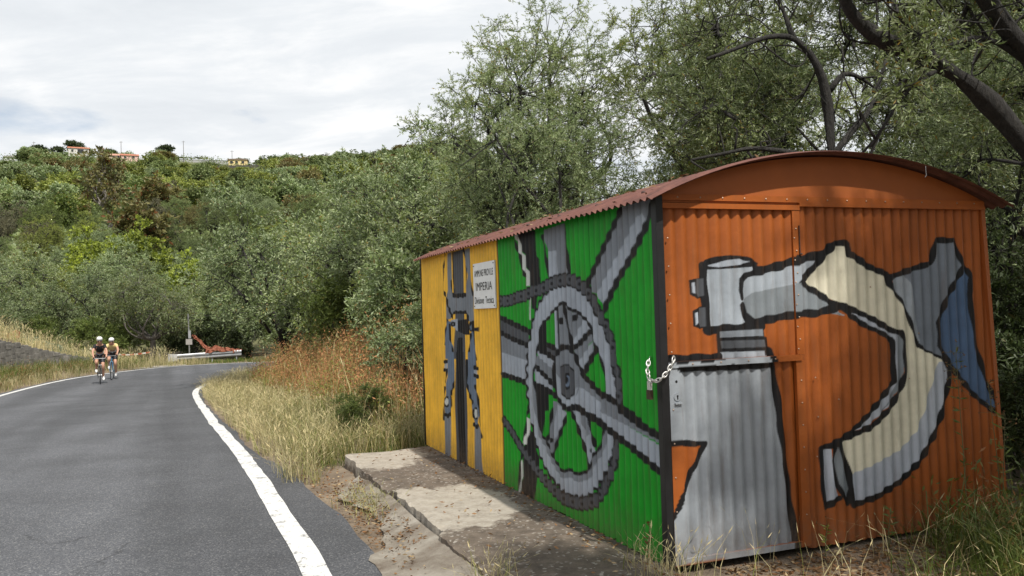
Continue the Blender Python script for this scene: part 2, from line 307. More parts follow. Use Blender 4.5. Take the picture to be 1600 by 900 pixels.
SIDE_ART=[('K',0.035,[(4.402,2.169),(4.48,2.016),(4.504,1.781),(4.415,1.702)]),('M',None,[(4.306,2.172),(4.156,2.172),(4.199,1.932),(4.209,1.737),(4.393,1.681),(4.387,1.736),(4.326,1.87)]),('M',None,[(3.718,2.166),(3.562,2.167),(3.563,1.9),(3.497,1.709),(3.491,1.559),(3.483,1.441),(3.583,1.435),(3.677,1.511),(3.7,1.709),(3.652,1.904)]),('D',None,[(4.083,2.171),(3.76,2.175),(3.779,1.711),(4.111,1.711)]),('K',0.03,[(4.13,2.163),(4.128,1.714)]),('K',0.03,[(3.751,2.172),(3.675,1.969),(3.703,1.715)]),('M',None,[(4.401,1.695),(4.207,1.75),(4.111,1.711),(3.7,1.709),(3.485,1.709),(3.494,1.447),(3.583,1.435),(3.696,1.526),(4.128,1.534),(4.248,1.475),(4.453,1.461),(4.433,1.572)]),('K',0.03,[(3.552,2.1),(3.549,1.874),(3.493,1.709)]),('K',0.05,[(4.415,1.702),(4.352,1.611),(4.274,1.542),(4.179,1.474)]),('K',0.045,[(4.205,1.865),(4.19,1.736),(4.111,1.711),(3.7,1.709)]),('K',0.045,[(4.175,1.515),(4.128,1.534),(3.696,1.53),(3.652,1.473)]),('D',None,[(4.111,1.525),(3.78,1.522),(3.79,1.068),(4.175,1.053)]),('K',None,[(4.057,1.249),(3.997,1.279),(3.896,1.284),(3.848,1.253),(3.858,1.066),(4.076,1.057)]),('Y',None,[(4.175,1.515),(4.111,1.525),(4.108,1.461),(4.172,1.461)]),('Y',None,[(3.78,1.522),(3.697,1.516),(3.694,1.46),(3.778,1.46)]),('B',None,[(4.44,1.406),(4.367,1.461),(4.252,1.434),(4.264,1.272),(4.177,1.126),(4.175,1.053),(4.525,1.038),(4.495,1.24)]),('B',None,[(3.632,1.258),(3.511,1.435),(3.49,1.236),(3.473,1.081),(3.69,1.072),(3.665,1.168)]),('K',0.03,[(4.391,1.461),(4.474,1.351),(4.519,1.198)]),('K',0.04,[(4.306,1.407),(4.301,1.271),(4.223,1.125)]),('K',0.04,[(3.587,1.309),(3.659,1.143)]),('K',0.035,[(3.503,1.435),(3.474,1.236),(3.442,1.082)]),('K',None,[(4.024,1.454),(3.66,1.473),(3.626,1.315),(3.779,1.312),(3.991,1.342)]),('L',None,[(4.264,1.458),(4.022,1.474),(4.035,1.342),(4.165,1.387),(4.278,1.407)]),('K',None,[(4.112,1.418),(4.117,1.409),(4.128,1.401),(4.144,1.394),(4.165,1.39),(4.188,1.388),(4.21,1.39),(4.23,1.394),(4.246,1.4),(4.256,1.409),(4.259,1.418),(4.254,1.427),(4.243,1.435),(4.226,1.442),(4.205,1.446),(4.182,1.448),(4.16,1.446),(4.14,1.442),(4.124,1.435),(4.115,1.427)]),('M',None,[(4.153,1.418),(4.155,1.414),(4.16,1.409),(4.167,1.406),(4.176,1.404),(4.186,1.403),(4.196,1.404),(4.205,1.406),(4.212,1.409),(4.216,1.413),(4.217,1.418),(4.215,1.422),(4.21,1.427),(4.203,1.43),(4.193,1.432),(4.183,1.433),(4.174,1.432),(4.165,1.43),(4.158,1.427),(4.154,1.423)]),('K',None,[(3.492,1.383),(3.333,1.392),(3.337,1.349),(3.495,1.355)]),('K',None,[(3.634,1.409),(3.582,1.447),(3.502,1.445),(3.495,1.348),(3.591,1.347)]),('B',None,[(3.594,1.397),(3.552,1.422),(3.532,1.378),(3.582,1.359)]),('D',None,[(4.127,1.128),(3.766,1.14),(3.825,-0.015),(4.205,-0.01)]),('K',None,[(4.1,1.129),(3.828,1.138),(3.9,-0.0),(4.112,-0.007)]),('B',None,[(4.453,1.117),(4.166,1.126),(4.159,0.915),(4.228,0.78),(4.34,0.672),(4.324,0.608),(4.34,0.507),(4.402,0.451),(4.55,0.436),(4.569,0.553),(4.488,0.762),(4.411,0.951)]),('M',None,[(4.574,0.437),(4.367,0.458),(4.384,-0.004),(4.619,-0.005)]),('B',None,[(3.685,1.142),(3.493,1.149),(3.46,0.999),(3.454,0.803),(3.421,0.655),(3.407,0.552),(3.465,0.433),(3.561,0.422),(3.598,0.547),(3.611,0.669),(3.726,0.768),(3.767,0.858),(3.724,1.048)]),('M',None,[(3.575,0.428),(3.418,0.437),(3.335,-0.019),(3.588,-0.016)]),('L',None,[(3.511,1.011),(3.426,1.0),(3.425,0.918),(3.51,0.92)]),('L',None,[(4.535,1.004),(4.446,1.008),(4.454,0.924),(4.544,0.919)]),('K',0.04,[(4.535,1.009),(4.445,1.013)]),('K',0.04,[(4.544,0.917),(4.454,0.922)]),('K',0.04,[(4.469,0.898),(4.515,0.794)]),('K',0.04,[(3.503,0.997),(3.418,0.992)]),('K',0.04,[(3.51,0.92),(3.425,0.916)]),('K',0.05,[(4.204,0.798),(4.316,0.683)]),('K',0.035,[(4.545,0.724),(4.599,0.55),(4.616,0.378)]),('K',0.035,[(4.321,0.641),(4.312,0.559),(4.359,0.488)]),('K',0.045,[(4.55,0.436),(4.462,0.431),(4.373,0.457)]),('K',0.05,[(3.739,1.047),(3.77,0.827),(3.694,0.731),(3.603,0.654)]),('K',0.03,[(3.469,1.15),(3.437,0.985)]),('K',0.035,[(3.501,0.815),(3.441,0.744),(3.405,0.627),(3.393,0.448),(3.356,0.348)]),('K',0.045,[(3.574,0.435),(3.513,0.423),(3.45,0.442)]),('K',None,[(4.406,0.587),(4.413,0.567),(4.427,0.548),(4.448,0.532),(4.473,0.521),(4.501,0.515),(4.528,0.515),(4.553,0.522),(4.571,0.535),(4.582,0.552),(4.585,0.572),(4.578,0.592),(4.563,0.611),(4.542,0.627),(4.516,0.639),(4.488,0.644),(4.461,0.643),(4.437,0.636),(4.419,0.623),(4.409,0.607)]),('W',None,[(4.447,0.584),(4.451,0.569),(4.46,0.556),(4.473,0.545),(4.488,0.537),(4.505,0.533),(4.522,0.534),(4.536,0.539),(4.547,0.548),(4.553,0.56),(4.554,0.574),(4.55,0.589),(4.541,0.602),(4.528,0.613),(4.513,0.621),(4.496,0.625),(4.48,0.624),(4.465,0.619),(4.455,0.61),(4.448,0.597)]),('K',None,[(3.43,0.56),(3.436,0.541),(3.45,0.522),(3.471,0.507),(3.498,0.495),(3.526,0.489),(3.554,0.489),(3.579,0.495),(3.599,0.507),(3.61,0.523),(3.613,0.541),(3.607,0.561),(3.592,0.579),(3.57,0.595),(3.543,0.606),(3.515,0.612),(3.487,0.611),(3.462,0.605),(3.444,0.594),(3.432,0.578)]),('W',None,[(3.468,0.556),(3.471,0.542),(3.48,0.53),(3.493,0.519),(3.508,0.512),(3.524,0.508),(3.541,0.508),(3.555,0.513),(3.566,0.521),(3.573,0.532),(3.574,0.545),(3.57,0.559),(3.561,0.572),(3.549,0.582),(3.533,0.59),(3.516,0.593),(3.5,0.593),(3.486,0.588),(3.475,0.58),(3.469,0.569)]),('W',None,[(2.351,2.183),(2.253,2.179),(2.195,2.092),(2.187,2.035),(2.115,1.982),(2.109,1.907),(2.039,1.847),(2.043,1.735),(2.123,1.738),(2.12,1.832),(2.198,1.903),(2.203,1.998),(2.278,2.042),(2.277,2.109)]),('K',0.035,[(2.329,2.123),(2.278,2.032),(2.218,1.98),(2.2,1.884),(2.128,1.823)]),('K',None,[(2.252,2.183),(1.891,2.176),(1.886,2.002),(1.816,1.943),(1.809,1.735),(2.036,1.73),(2.039,1.847),(2.096,1.906),(2.114,1.991),(2.186,2.044)]),('W',None,[(2.051,1.643),(1.995,1.641),(2.01,1.457),(2.059,1.457)]),('K',None,[(1.994,1.65),(1.891,1.648),(1.901,1.534),(1.99,1.549)]),('M',None,[(1.706,2.157),(1.31,2.168),(1.296,1.957),(1.264,1.805),(1.31,1.782),(1.626,1.767),(1.627,1.894),(1.641,2.001),(1.689,2.093)]),('L',None,[(1.631,1.983),(1.48,1.98),(1.431,1.797),(1.626,1.772)]),('K',0.045,[(1.729,2.106),(1.695,2.023),(1.674,1.942),(1.637,1.851),(1.626,1.767)]),('K',0.045,[(1.301,2.159),(1.289,1.998),(1.272,1.888),(1.245,1.804)]),('M',None,[(0.929,1.727),(0.464,2.142),(0.416,2.179),(0.052,2.19),(0.082,2.096),(0.728,1.532),(0.811,1.629),(0.903,1.651)]),('L',None,[(0.821,1.634),(0.405,1.962),(0.256,2.083),(0.17,2.115),(0.11,2.034),(0.728,1.532)]),('K',0.055,[(0.973,1.7),(0.709,1.921),(0.444,2.165)]),('K',0.06,[(0.729,1.523),(0.342,1.854),(0.11,2.034),(0.055,2.134)]),('D',None,[(2.721,1.476),(2.067,1.362),(2.076,1.25),(2.138,1.253),(2.733,1.341)]),('M',None,[(2.733,1.341),(2.113,1.254),(2.124,1.123),(2.742,1.172)]),('L',None,[(2.742,1.172),(2.124,1.123),(2.115,0.937),(2.753,0.98)]),('K',0.05,[(2.729,1.479),(2.358,1.412),(2.067,1.362)]),('K',0.045,[(2.741,1.344),(2.449,1.294),(2.114,1.249)]),('K',0.05,[(2.759,0.976),(2.45,0.958),(2.115,0.939)]),('K',None,[(1.877,1.477),(1.713,1.521),(1.711,1.264),(1.694,1.194),(1.897,1.228),(1.97,1.276),(1.9,1.341),(1.882,1.414)]),('K',None,[(1.988,0.941),(1.718,0.906),(1.719,0.752),(1.986,0.726)]),('K',None,[(1.98,0.787),(1.726,0.809),(1.8,0.673),(1.841,0.522),(1.891,0.572),(1.935,0.679)]),('K',None,[(2.232,0.414),(2.119,0.586),(2.016,0.505),(1.973,0.377),(1.924,0.334),(1.979,0.213),(1.993,0.128),(2.047,0.067),(2.066,-0.0),(2.384,-0.006),(2.299,0.138),(2.295,0.288)]),('W',None,[(2.183,0.663),(2.12,0.644),(2.119,0.586),(2.14,0.51),(2.203,0.427),(2.29,0.412),(2.287,0.45),(2.225,0.5)]),('W',None,[(2.364,0.235),(2.301,0.287),(2.298,0.149),(2.35,0.054),(2.384,-0.004),(2.419,-0.001),(2.381,0.103)]),('K',0.035,[(2.131,0.711),(2.183,0.663),(2.222,0.532),(2.277,0.461)]),('K',0.035,[(2.288,0.332),(2.363,0.246),(2.39,0.101),(2.428,-0.003)]),('M',None,[(1.233,1.499),(1.115,1.538),(1.007,1.497),(0.914,1.418),(0.904,1.386),(1.213,1.248),(1.248,1.3)]),('L',None,[(1.146,1.372),(1.028,1.457),(0.92,1.41),(0.911,1.382),(1.203,1.256),(1.209,1.301)]),('M',None,[(1.213,1.248),(0.905,1.378),(0.909,1.316),(1.135,1.157)]),('L',None,[(1.144,1.156),(1.055,1.216),(0.91,1.308),(0.885,1.269),(1.067,1.07),(1.121,1.093)]),('K',0.045,[(1.223,1.248),(1.057,1.317),(0.904,1.386)]),('K',0.055,[(1.086,1.062),(0.96,1.164),(0.829,1.271)]),('K',0.05,[(1.216,1.462),(1.138,1.482)]),('K',0.045,[(1.133,1.543),(1.024,1.509),(0.913,1.425)]),('M',None,[(1.552,1.558),(1.304,1.6),(1.209,1.556),(1.231,1.276),(1.33,1.261),(1.475,1.244),(1.53,1.208)]),('L',None,[(1.541,1.553),(1.502,1.561),(1.493,1.227),(1.524,1.213)]),('K',None,[(1.502,1.561),(1.472,1.552),(1.471,1.236),(1.493,1.222)]),('K',0.05,[(1.385,1.602),(1.332,1.5),(1.275,1.341),(1.233,1.251)]),('K',None,[(1.38,1.449),(1.383,1.441),(1.389,1.434),(1.397,1.428),(1.408,1.424),(1.419,1.422),(1.431,1.424),(1.441,1.427),(1.449,1.434),(1.453,1.441),(1.455,1.45),(1.452,1.458),(1.446,1.466),(1.437,1.472),(1.427,1.475),(1.415,1.477),(1.404,1.475),(1.394,1.471),(1.386,1.465),(1.382,1.458)]),('D',None,[(1.706,1.266),(1.535,1.232),(1.561,1.168),(1.712,1.202)]),('L',None,[(1.909,1.227),(1.556,1.157),(1.584,1.068),(1.893,1.142)]),('M',None,[(1.984,1.186),(1.891,1.169),(1.594,1.076),(1.582,0.955),(1.979,1.097)]),('L',None,[(1.98,1.088),(1.593,0.954),(1.619,0.905),(1.973,0.937)]),('K',0.045,[(1.909,1.23),(1.716,1.198),(1.545,1.16)]),('K',0.045,[(1.992,1.096),(1.775,1.026),(1.582,0.955)]),('K',0.05,[(1.981,0.938),(1.784,0.919),(1.567,0.883)]),('K',0.045,[(1.721,1.274),(1.528,1.236)]),('M',None,[(1.617,0.839),(1.487,0.831),(1.388,0.764),(1.453,0.672),(1.53,0.586),(1.609,0.488),(1.678,0.381),(1.814,0.47),(1.713,0.563),(1.695,0.634),(1.638,0.729)]),('L',None,[(1.557,0.834),(1.388,0.764),(1.476,0.669),(1.578,0.57),(1.63,0.525),(1.594,0.675)]),('L',None,[(1.296,0.792),(1.174,0.831),(1.011,0.775),(0.99,0.661),(0.941,0.588),(0.907,0.444),(1.002,0.367),(1.057,0.438),(1.092,0.523),(1.187,0.656),(1.225,0.716)]),('M',None,[(1.154,0.805),(1.032,0.773),(1.01,0.659),(1.042,0.637),(1.129,0.726)]),('K',0.045,[(1.397,0.735),(1.504,0.608),(1.597,0.49),(1.678,0.381)]),('K',0.045,[(1.636,0.759),(1.694,0.644),(1.713,0.563),(1.802,0.487)]),('K',0.045,[(1.296,0.792),(1.225,0.716),(1.148,0.615),(1.072,0.517),(1.039,0.405)]),('K',0.045,[(1.011,0.775),(0.976,0.663),(0.929,0.599)]),('K',None,[(1.647,0.532),(1.649,0.526),(1.653,0.52),(1.66,0.515),(1.669,0.511),(1.678,0.508),(1.687,0.508),(1.695,0.51),(1.702,0.514),(1.705,0.519),(1.706,0.524),(1.704,0.531),(1.7,0.537),(1.693,0.542),(1.684,0.546),(1.675,0.548),(1.666,0.548),(1.658,0.547),(1.651,0.543),(1.648,0.538)]),('K',None,[(0.988,0.546),(0.989,0.541),(0.992,0.536),(0.995,0.532),(0.999,0.529),(1.004,0.528),(1.008,0.528),(1.012,0.53),(1.015,0.533),(1.016,0.537),(1.017,0.542),(1.016,0.547),(1.013,0.552),(1.01,0.556),(1.006,0.559),(1.001,0.56),(0.997,0.56),(0.993,0.558),(0.99,0.555),(0.989,0.551)]),('RING',None,[]),('M',None,[(1.216,1.219),(1.163,1.156),(1.076,1.067),(0.919,0.994),(0.802,0.944),(0.544,0.873),(0.063,0.755),(0.055,0.72),(0.455,0.78),(0.854,0.819),(1.215,0.981)]),('L',None,[(1.214,0.989),(1.047,0.961),(0.807,0.886),(0.853,0.831),(0.455,0.78),(0.056,0.709),(0.052,0.552),(0.73,0.725),(1.022,0.79),(1.247,0.814)]),('K',0.05,[(1.216,1.219),(1.163,1.156),(1.076,1.063),(0.919,0.994),(0.794,0.941),(0.745,0.948),(0.499,0.886),(0.288,0.826),(0.544,0.873),(0.316,0.812),(0.052,0.76)]),('K',0.05,[(1.286,0.819),(1.188,0.829),(1.132,0.825),(1.217,0.827),(1.01,0.788),(0.816,0.76),(0.994,0.787),(0.73,0.725),(0.373,0.638),(0.047,0.547)]),('M',None,[(1.531,1.2),(1.412,1.249),(1.307,1.256),(1.216,1.215),(1.164,1.147),(1.112,1.085),(1.181,0.926),(1.276,0.82),(1.447,0.812),(1.546,0.876),(1.579,0.999),(1.559,1.121)]),('L',None,[(1.541,1.07),(1.473,1.005),(1.46,0.904),(1.362,0.862),(1.259,0.904),(1.177,0.975),(1.202,0.892),(1.276,0.82),(1.447,0.812),(1.546,0.876)]),('K',0.045,[(1.542,1.195),(1.423,1.25),(1.307,1.258),(1.216,1.215),(1.146,1.132)]),('K',0.045,[(1.549,1.165),(1.584,1.068),(1.577,0.964),(1.536,0.873),(1.447,0.812),(1.366,0.798),(1.266,0.82)]),('K',None,[(1.466,1.1),(1.401,1.128),(1.301,1.133),(1.226,1.083),(1.224,0.988),(1.239,0.913),(1.321,0.869),(1.401,0.875),(1.47,0.916)]),('D',None,[(1.449,1.096),(1.398,1.118),(1.305,1.124),(1.242,1.078),(1.239,0.987),(1.254,0.92),(1.324,0.882),(1.39,0.885),(1.453,0.922)]),('K',None,[(1.296,1.008),(1.3,0.989),(1.308,0.971),(1.32,0.956),(1.334,0.946),(1.349,0.942),(1.364,0.944),(1.377,0.952),(1.387,0.965),(1.392,0.983),(1.393,1.002),(1.389,1.022),(1.381,1.04),(1.369,1.055),(1.355,1.064),(1.339,1.068),(1.325,1.066),(1.312,1.058),(1.303,1.045),(1.297,1.028)]),('B',None,[(1.312,1.007),(1.315,0.994),(1.32,0.982),(1.326,0.973),(1.335,0.966),(1.344,0.964),(1.352,0.965),(1.36,0.97),(1.365,0.979),(1.368,0.991),(1.369,1.004),(1.366,1.017),(1.361,1.029),(1.354,1.039),(1.346,1.045),(1.337,1.048),(1.329,1.046),(1.321,1.041),(1.316,1.032),(1.313,1.02)]),('K',None,[(1.332,1.014),(1.334,1.006),(1.338,0.997),(1.343,0.991),(1.35,0.986),(1.358,0.984),(1.365,0.985),(1.372,0.989),(1.377,0.995),(1.38,1.003),(1.38,1.011),(1.378,1.02),(1.374,1.029),(1.368,1.035),(1.361,1.04),(1.354,1.042),(1.346,1.041),(1.34,1.037),(1.335,1.031),(1.332,1.023)])]
FRONT_ART=[('K',None,[(0.306,1.779),(0.332,1.809),(0.409,1.828),(0.523,1.837),(0.638,1.827),(0.69,1.809),(0.719,1.784),(0.71,1.731),(0.681,1.727),(0.672,1.758),(0.571,1.752),(0.436,1.745),(0.345,1.749),(0.314,1.744)]),('L',None,[(0.346,1.772),(0.491,1.805),(0.574,1.812),(0.655,1.795),(0.583,1.776),(0.427,1.762)]),('G2',None,[(0.324,1.749),(0.437,1.75),(0.572,1.756),(0.675,1.762),(0.686,1.727),(0.706,1.705),(0.741,1.412),(0.735,1.394),(0.545,1.392),(0.334,1.391)]),('K',0.05,[(0.317,1.77),(0.32,1.606),(0.337,1.38)]),('K',0.055,[(0.337,1.38),(0.523,1.384),(0.737,1.391)]),('K',None,[(0.223,1.687),(0.257,1.695),(0.322,1.701),(0.322,1.581),(0.266,1.572),(0.226,1.6)]),('D',None,[(0.267,1.693),(0.32,1.696),(0.32,1.591),(0.274,1.583),(0.26,1.608)]),('L',None,[(0.238,1.672),(0.253,1.672),(0.254,1.604),(0.239,1.612)]),('K',None,[(0.235,1.501),(0.274,1.522),(0.325,1.531),(0.329,1.398),(0.279,1.389),(0.237,1.407)]),('D',None,[(0.282,1.517),(0.323,1.52),(0.324,1.404),(0.284,1.401),(0.27,1.432)]),('L',None,[(0.248,1.488),(0.266,1.492),(0.266,1.428),(0.249,1.413)]),('K',None,[(0.397,1.376),(0.739,1.385),(0.744,1.328),(0.772,1.32),(0.784,1.184),(0.402,1.199)]),('M',None,[(0.418,1.369),(0.734,1.373),(0.736,1.331),(0.418,1.332)]),('D',None,[(0.419,1.312),(0.743,1.307),(0.752,1.261),(0.427,1.265)]),('G2',None,[(0.414,1.243),(0.74,1.237),(0.744,1.186),(0.412,1.2)]),('G2',None,[(0.589,1.57),(0.597,1.671),(0.632,1.71),(0.729,1.731),(0.981,1.782),(1.179,1.821),(1.101,1.726),(1.036,1.659),(1.107,1.626),(1.249,1.523),(1.384,1.436),(1.167,1.47),(0.988,1.466),(0.758,1.429),(0.672,1.423),(0.631,1.45),(0.603,1.522)]),('G3',None,[(0.659,1.599),(1.031,1.655),(1.107,1.617),(1.249,1.523),(1.372,1.437),(1.167,1.47),(0.988,1.466),(0.758,1.429),(0.672,1.425),(0.631,1.455),(0.606,1.557)]),('K',0.055,[(0.713,1.735),(0.86,1.761),(0.993,1.795),(1.18,1.831),(1.237,1.846),(1.291,1.883)]),('K',0.04,[(0.707,1.727),(0.633,1.713),(0.594,1.68),(0.584,1.618),(0.594,1.57)]),('K',0.05,[(0.599,1.526),(0.611,1.469),(0.651,1.428),(0.693,1.418),(0.844,1.439),(0.993,1.457),(1.178,1.461),(1.218,1.472),(1.354,1.494)]),('C',None,[(1.04,1.66),(1.328,1.902),(1.419,1.902),(1.432,1.829),(1.497,1.812),(1.58,1.769),(1.654,1.73),(1.748,1.699),(1.768,1.626),(1.832,1.574),(1.904,1.478),(1.946,1.362),(2.014,1.223),(2.078,1.184),(2.247,1.115),(2.261,1.095),(2.257,0.926),(2.195,0.776),(2.111,0.615),(1.973,0.446),(1.787,0.325),(1.59,0.246),(1.392,0.218),(1.373,0.408),(1.304,0.623),(1.39,0.656),(1.58,0.701),(1.725,0.802),(1.839,0.937),(1.89,1.045),(1.888,1.238),(1.869,1.3),(1.861,1.308),(1.764,1.345),(1.678,1.382),(1.584,1.427),(1.5,1.472),(1.417,1.491),(1.345,1.518),(1.264,1.553),(1.183,1.587),(1.104,1.63)]),('H',None,[(1.376,0.408),(1.549,0.445),(1.798,0.53),(1.948,0.641),(2.019,0.76),(2.114,0.977),(2.177,1.099),(2.261,1.095),(2.257,0.926),(2.195,0.776),(2.111,0.615),(1.973,0.446),(1.787,0.325),(1.59,0.246),(1.392,0.218)]),('H',None,[(1.354,1.493),(1.417,1.491),(1.5,1.468),(1.678,1.378),(1.861,1.303),(1.859,1.294),(1.856,1.046),(1.803,0.94),(1.709,0.823),(1.564,0.725),(1.39,0.672),(1.532,0.768),(1.771,0.989),(1.771,1.243),(1.682,1.303),(1.76,1.269),(1.675,1.315),(1.538,1.378),(1.435,1.44)]),('G3',None,[(1.832,1.295),(1.868,1.287),(1.86,1.046),(1.803,0.933),(1.635,0.761),(1.748,0.902),(1.818,1.035)]),('K',0.04,[(1.04,1.66),(1.104,1.618),(1.183,1.583),(1.273,1.528),(1.355,1.505),(1.5,1.459),(1.678,1.374),(1.785,1.323),(1.85,1.308),(1.876,1.264),(1.878,1.252),(1.881,1.045),(1.824,0.932),(1.722,0.806),(1.58,0.704),(1.39,0.656),(1.254,0.617)]),('K',0.035,[(1.354,1.493),(1.435,1.432),(1.538,1.374),(1.675,1.315),(1.762,1.265),(1.771,1.249),(1.774,0.989),(1.641,0.862),(1.528,0.766),(1.39,0.672),(1.254,0.617)]),('K',0.045,[(1.037,1.66),(1.183,1.785),(1.329,1.91),(1.423,1.908),(1.433,1.837),(1.497,1.814),(1.58,1.766),(1.654,1.734),(1.748,1.699),(1.769,1.635),(1.832,1.578),(1.91,1.473),(1.946,1.362),(2.014,1.223),(2.078,1.188),(2.247,1.115)]),('K',0.04,[(2.247,1.115),(2.268,1.044),(2.259,0.957),(2.211,0.829),(2.195,0.769),(2.111,0.612),(1.973,0.44),(1.786,0.318),(1.589,0.24),(1.391,0.21),(1.368,0.409),(1.301,0.626)]),('H',None,[(1.157,0.596),(1.229,0.586),(1.243,0.408),(1.281,0.27),(1.168,0.226),(1.155,0.416)]),('G3',None,[(1.287,0.627),(1.331,0.505),(1.375,0.315),(1.35,0.226),(1.273,0.352),(1.245,0.513)]),('K',0.04,[(1.245,0.607),(1.154,0.599),(1.153,0.416),(1.167,0.219),(1.285,0.265)]),('K',0.03,[(1.284,0.628),(1.245,0.513),(1.27,0.352),(1.35,0.219),(1.377,0.315),(1.334,0.504),(1.301,0.626)]),('G4',None,[(1.782,1.677),(1.968,1.732),(2.145,1.77),(2.198,1.916),(2.364,1.923),(2.449,1.752),(2.325,1.591),(2.194,1.368),(2.194,1.193),(2.247,1.115),(2.078,1.184),(2.014,1.227),(1.948,1.39),(1.898,1.499),(1.829,1.587)]),('G2',None,[(1.793,1.673),(1.909,1.693),(1.979,1.605),(1.995,1.389),(2.014,1.227),(1.948,1.39),(1.898,1.499),(1.829,1.587)]),('K',0.04,[(1.779,1.68),(1.968,1.732),(2.149,1.774),(2.201,1.93),(2.365,1.93),(2.399,1.842),(2.449,1.752),(2.5,1.692)]),('N',None,[(2.443,1.745),(2.49,1.697),(2.508,1.67),(2.491,1.551),(2.511,1.328),(2.523,1.194),(2.562,1.073),(2.595,0.952),(2.669,0.829),(2.712,0.706),(2.614,0.765),(2.479,0.863),(2.311,1.042),(2.244,1.118),(2.197,1.222),(2.194,1.368),(2.324,1.584)]),('K',0.04,[(2.449,1.752),(2.389,1.671),(2.314,1.577),(2.249,1.476),(2.19,1.361),(2.193,1.208),(2.247,1.115),(2.32,1.027),(2.479,0.863),(2.613,0.758),(2.716,0.703)]),('K',0.04,[(2.482,1.722),(2.513,1.677),(2.493,1.551),(2.512,1.342),(2.529,1.186),(2.605,0.952),(2.675,0.836),(2.724,0.698)]),('G5',None,[(0.013,1.214),(0.787,1.208),(0.796,1.148),(0.829,0.947),(0.866,0.546),(0.924,0.007),(0.933,-0.018),(0.001,0.012),(-0.003,0.4)]),('K',0.05,[(0.013,1.217),(0.21,1.216),(0.406,1.213)]),('K',0.035,[(0.119,1.157),(0.444,1.146),(0.784,1.144)]),('K',0.045,[(0.78,1.237),(0.796,1.148),(0.829,0.947),(0.866,0.546),(0.896,0.241),(0.927,-0.001)]),('O',None,[(0.017,0.721),(0.281,0.699),(0.22,0.597),(0.182,0.547),(0.114,0.403),(0.039,0.288),(0.015,0.339)]),('K',0.035,[(0.013,0.726),(0.281,0.7),(0.22,0.597),(0.178,0.54),(0.114,0.411),(0.041,0.288)])]
CHAIN1=[(2.746,1.626),(2.587,1.622),(2.447,1.632),(2.311,1.65),(2.13,1.659),(2.003,1.688),(1.789,1.698),(1.629,1.728),(1.477,1.747),(1.373,1.751),(1.213,1.752),(1.101,1.715),(0.976,1.662),(0.876,1.58),(0.828,1.525),(0.711,1.412),(0.661,1.344),(0.621,1.269),(0.62,1.21),(0.602,1.161),(0.563,1.087),(0.561,0.996),(0.548,0.922)]
CHAIN2=[(2.754,0.571),(2.538,0.494),(2.364,0.407),(2.196,0.335),(2.01,0.259),(1.856,0.203),(1.684,0.154),(1.496,0.116),(1.315,0.123),(1.163,0.14),(0.955,0.196),(0.797,0.335),(0.7,0.434),(0.636,0.549),(0.614,0.657)]

# ------------------------------------------------------------------ terrain and road
def sstep(a, b, x):
    t = np.clip((np.asarray(x, float) - a) / (b - a), 0, 1); return t * t * (3 - 2 * t)
def catmull(P, n=8):
    P = np.asarray(P, float); Q = np.vstack([2 * P[0] - P[1], P, 2 * P[-1] - P[-2]]); out = []
    for i in range(1, len(Q) - 2):
        a, b, c, d = Q[i - 1], Q[i], Q[i + 1], Q[i + 2]
        for t in np.arange(n) / n:
            out.append(0.5 * (2 * b + (c - a) * t + (2 * a - 5 * b + 4 * c - d) * t * t + (3 * b - a - 3 * c + d) * t ** 3))
    out.append(P[-1]); return np.array(out)
RE = catmull([(7.96, -18.4), (4.4, -9.0), (0.95, 0), (-1.2, 5.5), (-3.53, 11.2), (-4.94, 14.5), (-6.85, 19.1), (-9.0, 24.4), (-10.1, 27.5), (-10.75, 30.5), (-10.85, 33.2), (-10.2, 35.6), (-8.6, 37.4), (-5.8, 38.6), (0, 39.4), (12, 40), (40, 40)])
LE = catmull([(1.9, -20.7), (-2.3, -9.7), (-6.0, 0), (-8.1, 5.6), (-9.9, 10.2), (-11.4, 14.1), (-13.5, 19.6), (-15.4, 24.5), (-16.7, 27.9), (-17.75, 31.9), (-18.3, 35.6), (-18.1, 38.7), (-17.45, 41.4), (-16.3, 43.0), (-14.0, 43.9), (-8, 44.6), (0, 45.2), (12, 46), (40, 46)])
def zroad(y): return -0.55 * sstep(6, 30, y)
def sdist(poly, x, y):
    """signed distance to a polyline, positive to the right of its direction"""
    x = np.asarray(x, float); y = np.asarray(y, float); sh = x.shape; x = x.ravel(); y = y.ravel()
    best = np.full(x.shape, 1e9); sg = np.ones(x.shape)
    for (ax, ay), (bx, by) in zip(poly[:-1], poly[1:]):
        dx, dy = bx - ax, by - ay
        t = np.clip(((x - ax) * dx + (y - ay) * dy) / (dx * dx + dy * dy), 0, 1)
        ex, ey = x - ax - t * dx, y - ay - t * dy
        d = np.hypot(ex, ey); m = d < best
        best[m] = d[m]; sg[m] = np.where((ex * dy - ey * dx) > 0, 1, -1)[m]
    return (best * sg).reshape(sh)
HY = [50, 70, 100, 150, 250, 330, 400, 470, 600, 1200]
HZ = [0, 2.2, 8.5, 19, 41, 60, 77.5, 81, 84, 60]
